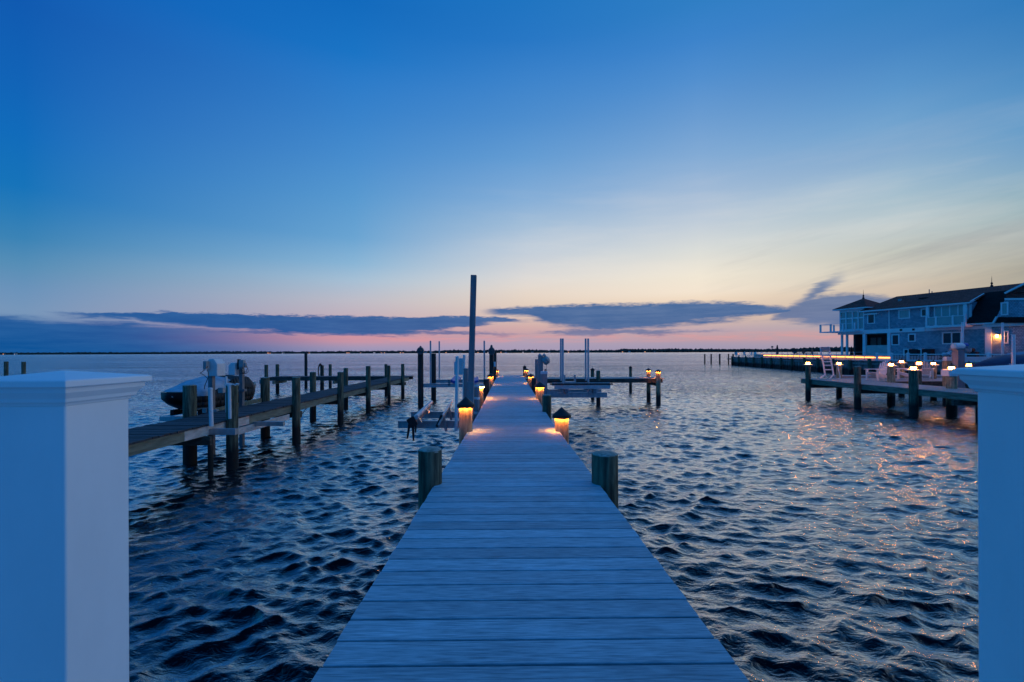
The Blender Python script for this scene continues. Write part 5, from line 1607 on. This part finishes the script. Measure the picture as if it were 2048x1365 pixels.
# sun room
sr = HB(-3.2, 0.0, 0.16, 4.6, ZFL + 0.062, 8.3).build('sun_room', 'blindglass', house)
for s in (-3.24, -2.42, -1.55, -0.78, -0.06):
    HB(s - 0.07, s + 0.07, 0.02, 0.158, ZFL + 0.062, 8.3).build('mullion', 'trim', sr)
for z in (ZFL + 0.07, 7.15, 8.12):
    HB(-3.2, 0.0, 0.05, 0.14, z, z + 0.2).build('transom', 'trim', sr)
for y in (1.2, 2.4, 3.6, 4.55):
    HB(-3.30, -3.202, y - 0.07, y + 0.07, ZFL + 0.062, 8.3).build('mullion', 'trim', sr)
for z in (ZFL + 0.07, 7.15, 8.12):
    HB(-3.28, -3.205, 0.16, 4.6, z, z + 0.2).build('transom', 'trim', sr)
# tower roof
E0, E1, Ya, Yb2, zt0 = -3.95, 0.75, -0.55, 5.2, 8.62
ap = Vector((-1.55, 2.2, 10.05))
tr_ = MB().add([(E0, Ya, zt0), (E1, Ya, zt0), (E1, Yb2, zt0), (E0, Yb2, zt0), tuple(ap)], [(0, 1, 4), (1, 2, 4), (2, 3, 4), (3, 0, 4), (3, 2, 1, 0)]).build('tower_roof', 'roof', house)
HB(E0 + 0.03, E1 - 0.03, Ya + 0.03, Yb2 - 0.03, zt0 - 0.16, zt0 - 0.004).build('fascia', 'trim', tr_)
HB(-3.3, 0.02, 0.0, 4.7, 8.302, zt0 - 0.165).build('frieze', 'trim', house)


def finial(x, y, z, s=1.0):
    return MB().lathe((x, y, z), [(0.16 * s, -0.1), (0.12 * s, 0.12), (0.05 * s, 0.2), (0.11 * s, 0.32), (0.11 * s, 0.38), (0.03 * s, 0.5), (0.02 * s, 0.9), (0.004, 1.25 * s)], 10).build('finial', 'umbrella', house, smooth=40)


finial(ap.x, ap.y, ap.z)
# main roof
ye, yr = -0.55, 5.2
zr = 10.15
se0, se1 = -0.2, s_r + 0.35
sR0, sR1 = 0.75, 24.0
rf = MB()
V = [(se0, ye, 8.12), (se1, ye, 8.12), (sR1, yr, zr), (sR0, yr, zr), (se0, 11.5, 8.12), (sR1, 11.5, 8.12), (se1, ye + 2.9, 8.12 + 2.9 * 0.353), (sR1, ye + 2.9, 8.12 + 2.9 * 0.353)]
rf.add(V, [(0, 1, 6, 7, 2, 3), (3, 2, 5, 4), (0, 3, 4)])
ro = rf.build('main_roof', 'roof', house)
sol = ro.modifiers.new('thick', 'SOLIDIFY'); sol.thickness = 0.12; sol.offset = -1
HB(se0, se1, ye - 0.05, ye + 0.07, 7.93, 8.08).build('gutter', 'trim', ro)
HB(0.0, s_r, ye + 0.08, 0.05, 7.90, 7.96).build('soffit', 'trim', house)
MB().bar((se1, ye, 8.06), (se1 - 0.2, ye + 2.9, 8.06 + 2.9 * 0.353), 0.10, 0.22).build('rake_board', 'trim', ro)
finial(fac(1983.5, 570, yr)[0], yr, zr)
for px_ in (1858.5, 1864):
    s, z = fac(px_, 583, yr)
    MB().tube((s, yr, zr - 0.1), (s, yr, z + (0.25 if px_ < 1860 else 0)), 0.05, n=8).build('vent_pipe', 'aludark', ro)
s, z = fac(1803.5, 602, 3.0)
HB(s - 0.15, s + 0.15, 2.5, 2.8, 9.0, 9.5).build('roof_vent', 'boxgrey', ro)
for px_ in (1846, 1853):
    s, z = fac(px_, 597, 3.0)
    HB(s - 0.25, s + 0.25, 2.6, 3.0, 9.1, 9.38).build('roof_vent', 'carpet', ro)
# steep wing roof
def pt(px, py, y):
    s, z = fac(px, py, y); return (s, y, z)


w0, w3 = pt(1934, 648, -0.55), pt(1966, 588, 2.4)
w1, w2 = (24.0, -0.55, w0[2]), (24.0, 2.4, w3[2])
wr = MB().add([w0, w1, w2, w3], [(0, 1, 2, 3)]).add([pt(1966, 588, 2.4), w3, w0, (w0[0], 2.4, w0[2])], [(1, 2, 3)]).build('wing_roof', 'roofdark', house)
so1 = wr.modifiers.new('thick', 'SOLIDIFY'); so1.thickness = 0.14
a = pt(1934, 648, -0.62); b = (24.0, -0.62, a[2])
MB().bar((a[0], a[1], a[2] - 0.06), (b[0], b[1], b[2] - 0.06), 0.14, 0.14).build('gutter', 'trim', wr)
HB(s_w - 0.35, 23.95, -0.5, -0.252, 5.25, 5.6).build('frieze', 'trim', house)
HB(s_r - 0.1, s_w - 0.36, -0.45, -0.002, 5.52, 5.62).build('soffit', 'trim', house)
HB(s_r + 0.01, 23.88, 2.45, 10.9, 5.702, 8.05).build('rear_upper_wall', 'shingle', house)
MB().prism([(23.9, -0.2, gz), (23.9, -0.2, 5.7), (23.9, 2.35, 8.95), (23.9, 5.2, 9.98), (23.9, 11.3, 8.0), (23.9, 11.3, gz)], (0.05, 0, 0)).build('end_wall', 'shingle', house)
# gable wall
yg = -0.72
gw = MB().prism([pt(1992.5, 636, yg), pt(2010.5, 598, yg), pt(2075, 598, yg), pt(2110, 636, yg)], (0, 2.6, 0)).build('gable_wall', 'shingle', house)
gb = MB().prism([pt(2009, 600.5, yg - 0.05), pt(2009, 596.8, yg - 0.05), pt(2095, 596.0, yg - 0.05), pt(2095, 600.0, yg - 0.05)], (0, 0.25, 0)).build('trim_band', 'trim', gw)
MB().prism([pt(2012, 596.5, yg), pt(2013.5, 587.3, yg), pt(2092, 586, yg), pt(2092, 595.8, yg)], (0, 2.4, 0)).build('gable_band', 'roof', house)
MB().prism([pt(2012, 587, yg - 0.05), pt(2060, 563, yg - 0.05), pt(2100, 583, yg - 0.05)], (0, 2.5, 0)).build('gable', 'roof', house)
MB().bar(pt(2010.5, 587, yg - 0.2), pt(2060, 562.5, yg - 0.2), 0.3, 0.17, up=(0, 0, 1)).build('rake_board', 'trim', house)
MB().bar(pt(1986.5, 647, yg - 0.1), pt(1994, 634, yg - 0.1), 0.2, 0.16, up=(0, 0, 1)).build('rake_board', 'trim', house)
sk2 = MB().prism([pt(1990, 646.5, -0.75), pt(1997, 634.5, -0.75), pt(2110, 634, -0.75), pt(2110, 645.2, -0.75)], (0, 0.4, 0)).build('skirt_roof', 'roofdark', house)


def window(px0, px1, py0, py1, pane='glass', nm=0, y=0.0, fw=0.13, nh=0):
    (sa, za), (sb, zb_) = fac(px0, py0, y), fac(px1, py1, y)
    zl, zh = min(za, zb_), max(za, zb_)
    f = MB()
    f.box2(sa, sb, y - 0.07, y + 0.02, zh - fw, zh).box2(sa, sb, y - 0.07, y + 0.02, zl, zl + fw)
    f.box2(sa, sa + fw, y - 0.068, y + 0.02, zl + fw + 0.001, zh - fw - 0.001).box2(sb - fw, sb, y - 0.068, y + 0.02, zl + fw + 0.001, zh - fw - 0.001)
    for k in range(1, nm + 1):
        sm = sa + (sb - sa) * k / (nm + 1)
        f.box2(sm - 0.06, sm + 0.06, y - 0.066, y + 0.02, zl + fw + 0.001, zh - fw - 0.001)
    fo = f.build('window', 'trim', house)
    MB().box2(sa + fw, sb - fw, y - 0.025, y + 0.015, zl + fw, zh - fw).build('pane', pane, fo)
    return fo


window(1735, 1750.5, 627, 647.8)
window(1797.3, 1820.8, 620.3, 637.3, 'blindglass')
window(1842, 1857, 617.8, 633.5)
window(1783.3, 1799.4, 669.2, 691)
window(1816.4, 1831.8, 668, 684)
window(1884.3, 1924, 665, 688.6, nm=1)
window(2007.4, 2018, 661.5, 688, y=-0.25)
window(2001.8, 2017.6, 605.5, 630.5, 'blindglass', y=yg)
# sliding doors behind the balcony
window(1868, 1934, 612.8, 655, 'blindglass', nm=3)
HB(fac(1857, 630)[0], fac(1863, 630)[0], -0.5, -0.3, ZFL + 0.1, 7.9).build('balcony_column', 'trim', house)
HB(fac(1934, 630)[0] - 0.1, fac(1937, 630)[0] + 0.1, -0.5, -0.3, 6.2, 7.9).build('balcony_column', 'trim', house)
# upper balcony
sb0, sb1 = fac(1852, 650, -1.2)[0], fac(1933, 650, -1.2)[0]
bal = HB(sb0, sb1, -1.35, -0.002, ZFL - 0.12, ZFL + 0.14).build('balcony', 'trim', house)
for t in (0.0, 0.26, 0.70, 1.0):
    s = sb0 + 0.1 + (sb1 - sb0 - 0.2) * t
    HB(s - 0.09, s + 0.09, -1.33, -1.15, ZFL + 0.142, ZFL + 1.2).build('balcony_post', 'trim', bal)
HB(sb0 + 0.2, sb1 - 0.2, -1.30, -1.18, ZFL + 1.06, ZFL + 1.13).build('balcony_rail', 'trim', bal)
HB(sb0 + 0.2, sb1 - 0.2, -1.255, -1.235, ZFL + 0.22, ZFL + 1.05).build('balcony_panel', 'blindglass', bal)
# corner balcony off the sun room
cb = HB(-5.3, -0.2, -1.25, 4.5, ZFL - 0.13, ZFL + 0.01).build('corner_balcony', 'trim', house)
for s, y in ((-5.2, -1.15), (-3.7, -1.15), (-5.2, 1.5), (-5.2, 4.3), (-0.4, -1.15), (-2.0, -1.15)):
    HB(s - 0.09, s + 0.09, y - 0.09, y + 0.09, ZFL + 0.012, ZFL + 1.05).build('balcony_post', 'trim', cb)
MB().bar((-5.2, -1.15, ZFL + 1.0), (-0.4, -1.15, ZFL + 1.0), 0.05, 0.05).build('balcony_rail', 'trim', cb)
MB().bar((-5.2, -1.15, ZFL + 1.0), (-5.2, 4.3, ZFL + 1.0), 0.05, 0.05).build('balcony_rail', 'trim', cb)
# porch
s_p0 = fac(1713, 690, 2.0)[0]
HB(s_p0, s_c - 0.02, 4.2, 4.6, gz, ZFL - 0.47).build('porch_wall', 'porchdark', house)
HB(s_p0, s_p0 + 0.25, 1.4, 4.19, gz, ZFL - 0.47).build('porch_pier', 'porchdark', house)
for s in (-3.05, -2.35):
    HB(s - 0.11, s + 0.11, 0.05, 0.27, gz, ZFL - 0.47).build('porch_column', 'trim', house)
s_h = fac(1725.5, 695)[0]
for pa_ in (1729.5, 1779):
    s = fac(pa_, 690)[0]
    HB(s - 0.17, s + 0.17, -0.16, 0.18, gz, ZFL - 0.47).build('porch_column', 'trim', house)
HB(s_h, s_c - 0.2, -0.05, 0.12, gz, fac(1750, 691)[1]).build('half_wall', 'terrace', house)
for k, (pa_, pb_2) in enumerate(((1735, 1746), (1749, 1756))):
    s0_, s1_ = fac(pa_, 690, 3.5)[0], fac(pb_2, 690, 3.5)[0]
    HB(s0_, s1_, 4.1, 4.19, 2.6, 4.6).build('porch_window', 'blindglass', house)
HB(fac(1750, 690, 2)[0], fac(1772, 690, 2)[0], 1.6, 2.6, gz, 3.35).build('porch_sofa', 'carpet', house)
# downspouts, corner trim
s = fac(1779, 640)[0]
HB(s - 0.06, s + 0.06, -0.10, -0.003, ZFL + 0.07, 7.9).build('downspout', 'trim', house)
HB(s_w - 0.22, s_w + 0.30, -0.34, -0.252, gz, 5.24).build('corner_board', 'trim', house)
s = fac(1937.5, 620)[0]
HB(s + 0.02, s + 0.26, -0.10, 0.05, 6.2, 7.9).build('downspout', 'trim', house)
for px_ in (1803.5, 1828.5):
    s = fac(px_, 658)[0]
    HB(s - 0.12, s + 0.12, -0.19, -0.122, ZFL - 0.28, ZFL - 0.05).build('vent_hood', 'carpet', house)
# wall lamp
s, z = fac(1996.5, 672, -0.25)
sc_ = HB(s - 0.12, s + 0.12, -0.30, -0.252, z - 0.1, z + 0.22).build('wall_lamp', 'pewter', house)
MB().lathe((s, -0.47, z), [(0.10, -0.12), (0.13, -0.02), (0.09, 0.08)], 10).build('lens', 'sconce', sc_)
MB().lathe((s, -0.47, z), [(0.2, 0.09), (0.17, 0.14), (0.03, 0.22)], 12).build('shade', 'pewter', sc_)
# awning by the first window
s0_, s1_ = fac(1728, 625)[0], fac(1757, 622)[0]
HB(s0_ + 0.1, s1_, -0.28, -0.002, 7.52, 7.68).build('awning_box', 'trim', house)

# air conditioners and barbecue against the wall
GA = 'air conditioners by the house wall'
for px0, px1, lb in ((1813, 1826, 'white air conditioner on the house wall farther from the fence end'), (1837.5, 1852, 'white air conditioner on the house wall nearer the double window')):
    s0_, s1_ = fac(px0, 700)[0], fac(px1, 700)[0]
    ac = thing('air_conditioner', lb, 'air conditioner', (HX, HYY, 0), GA, rz=math.atan2(UY, UX), local=True)
    MB().box2(s0_, s1_, -0.65, -0.2, 2.05, 3.0).build('casing', 'boxwhite', ac, bevel=0.02)
    MB().box2(s0_ + 0.2, s1_ - 0.2, -0.672, -0.652, 2.2, 2.86).build('grille', 'carpet', ac)
    MB().box2(s1_ + 0.02, s1_ + 0.9, -0.8, -0.05, 1.62, 2.95).build('side_screen', 'carpet', ac)
s0_, s1_ = fac(1941, 700)[0], fac(1962, 700)[0]
bb = thing('barbecue', 'dark covered barbecue against the house wall beside the lift wheel', 'barbecue', (HX, HYY, 0), rz=math.atan2(UY, UX), local=True)
MB().box2(s0_, s1_, -0.9, -0.25, 1.64, 2.6).build('cabinet', 'blackcover', bb, bevel=0.06)
MB().box2(s0_ + 0.3, s1_ - 0.3, -0.85, -0.3, 2.602, 3.0).build('hood', 'blackcover', bb, bevel=0.12, bseg=3)

# ------------------------------------------------------------------ far shore
YF = 2300.0


def shore_h(px):
    pts = [(-400, 4.6), (0, 5), (300, 5.2), (440, 6.4), (520, 5.6), (640, 5.2), (700, 6.2), (780, 6.0), (860, 5.6), (910, 7.6), (1060, 7.4), (1140, 6.0), (1230, 6.4), (1250, 8.6), (1380, 8.4), (1500, 7.2), (1580, 7.6), (1660, 10.5), (1740, 11), (2100, 12), (2500, 12)]
    for (a, ha), (b, hb) in zip(pts, pts[1:]):
        if a <= px <= b:
            return ha + (hb - ha) * (px - a) / (b - a)
    return 6


ln = MB()
xs = [(-2300 + 70 * k) for k in range(90)]
front = [Vector((x, YF - 30 + 25 * math.sin(k * 0.6) + random.uniform(-9, 9), 0.0)) for k, x in enumerate(xs)]
back = [Vector((x, YF + 600, 0.0)) for x in xs]
for k in range(len(xs) - 1):
    a, b, c_, d_ = front[k], front[k + 1], back[k + 1], back[k]
    ln.add([a - Vector((0, 0, 1)), b - Vector((0, 0, 1)), b + Vector((0, 0, 1.2)), a + Vector((0, 0, 1.2)), c_ + Vector((0, 0, 4)), d_ + Vector((0, 0, 4))], [(0, 1, 2, 3), (3, 2, 4, 5)])
struct(ln.build('far_shore', 'farland'))

ico = bmesh.new(); bmesh.ops.create_icosphere(ico, subdivisions=1, radius=1.0)
iv = np.array([v.co[:] for v in ico.verts], dtype=np.float32); if_ = np.array([[v.index for v in f.verts] for f in ico.faces], dtype=np.int32)
ico.free()
VV, FF = [], []
cnt = 0
px = -420.0
while px < 2500:
    h = shore_h(px) / F * YF
    for layer in range(3):
        for q in range(2):
            x = XA(px + random.uniform(-3, 3), YF, 704); hh = h * random.uniform(0.55, 1.0) * (0.72 + 0.14 * layer)
            w = random.uniform(5, 12)
            c = np.array([x, YF + layer * 25 + random.uniform(-8, 8), hh * 0.5], dtype=np.float32)
            s3 = np.array([w, w, hh * 0.52], dtype=np.float32)
            VV.append(iv * s3 * (1 + rng.uniform(-0.22, 0.22, (len(iv), 1)).astype(np.float32)) + c)
            FF.append(if_ + cnt); cnt += len(iv)
    px += 2.3
VV = np.concatenate(VV); FF = np.concatenate(FF)
me = bpy.data.meshes.new('far_wood')
me.from_pydata(VV.tolist(), [], FF.tolist())
fo = bpy.data.objects.new('far_wood', me); COL.objects.link(fo)
me.materials.append(M['fartree'])
fo['kind'] = 'stuff'; fo['label'] = 'dark low line of trees along the far shore'; fo['category'] = 'trees'

GH = 'houses with lights on the far shore'
LB = 'tiny house with a lit window among the trees of the far shore'
hs = [(6.5, 0), (29, 1), (536, 0), (540, 0), (565, 1), (618.5, 0), (694, 0), (698, 0), (721, 0), (748, 1), (763, 0), (769, 0), (801, 0), (806, 0), (851, 2), (862, 2), (892, 0), (920, 3), (956, 0), (976, 1), (1002, 0), (1012, 2),
      (1046, 1), (1065, 2), (1099, 2), (1137, 0), (1180, 3), (1245, 0), (1259, 2), (1290, 0), (1310, 3)]
for px_, kd in hs:
    Y_ = YF - 45
    X = XA(px_, Y_, 704)
    w_ = random.uniform(7, 13)
    h_ = random.uniform(5, 8)
    r_ = thing('far_house', LB, 'house', (X, Y_, 1.0), GH)
    MB().box2(X - w_ / 2, X + w_ / 2, Y_, Y_ + 9, 0.5, h_).build('wall', 'farpale' if kd in (1, 2) else 'farwall', r_)
    MB().prism([(X - w_ / 2 - 0.6, Y_ - 0.5, h_ + 0.01), (X + w_ / 2 + 0.6, Y_ - 0.5, h_ + 0.01), (X, Y_ - 0.5, h_ + 3.2)], (0, 10, 0)).build('roof', 'farland', r_)
    if kd in (0, 1):
        sx = random.uniform(1.1, 1.8) if kd == 0 else random.uniform(0.8, 1.3)
        MB().box2(X - sx, X + sx, Y_ - 0.25, Y_ - 0.05, 2.0, 2.0 + sx * 1.5).build('lit_window', 'farlight' if kd == 0 else 'farlightwhite', r_)
    else:
        MB().box2(X - 1.5, X + 1.5, Y_ - 0.25, Y_ - 0.05, 2.0, 3.6).build('window', 'blindglass', r_)
    if kd in (2, 3):
        r_['label'] = 'tiny pale unlit house among the trees of the far shore' if kd == 2 else 'tiny dark unlit house among the trees of the far shore'
# water tower
Y_ = YF + 250
X = XA(1544.5, Y_, 700)
wt = thing('water_tower', 'far water tower poking above the distant trees beside the red parasol', 'water tower', (X, Y_, 0))
zt = ZA(692.5, Y_, 1544)
MB().lathe((X, Y_, 0), [(2.5, zt - 9), (5.5, zt - 7), (5.5, zt - 2), (3, zt - 0.4), (0.4, zt)], 14).build('tank', 'farwall', wt, smooth=40)
for k in range(5):
    a = 2 * PI * k / 5
    MB().tube((X + 4.5 * math.cos(a), Y_ + 4.5 * math.sin(a), 0), (X + 4 * math.cos(a), Y_ + 4 * math.sin(a), zt - 7), 0.4, n=6).build('leg', 'farwall', wt)
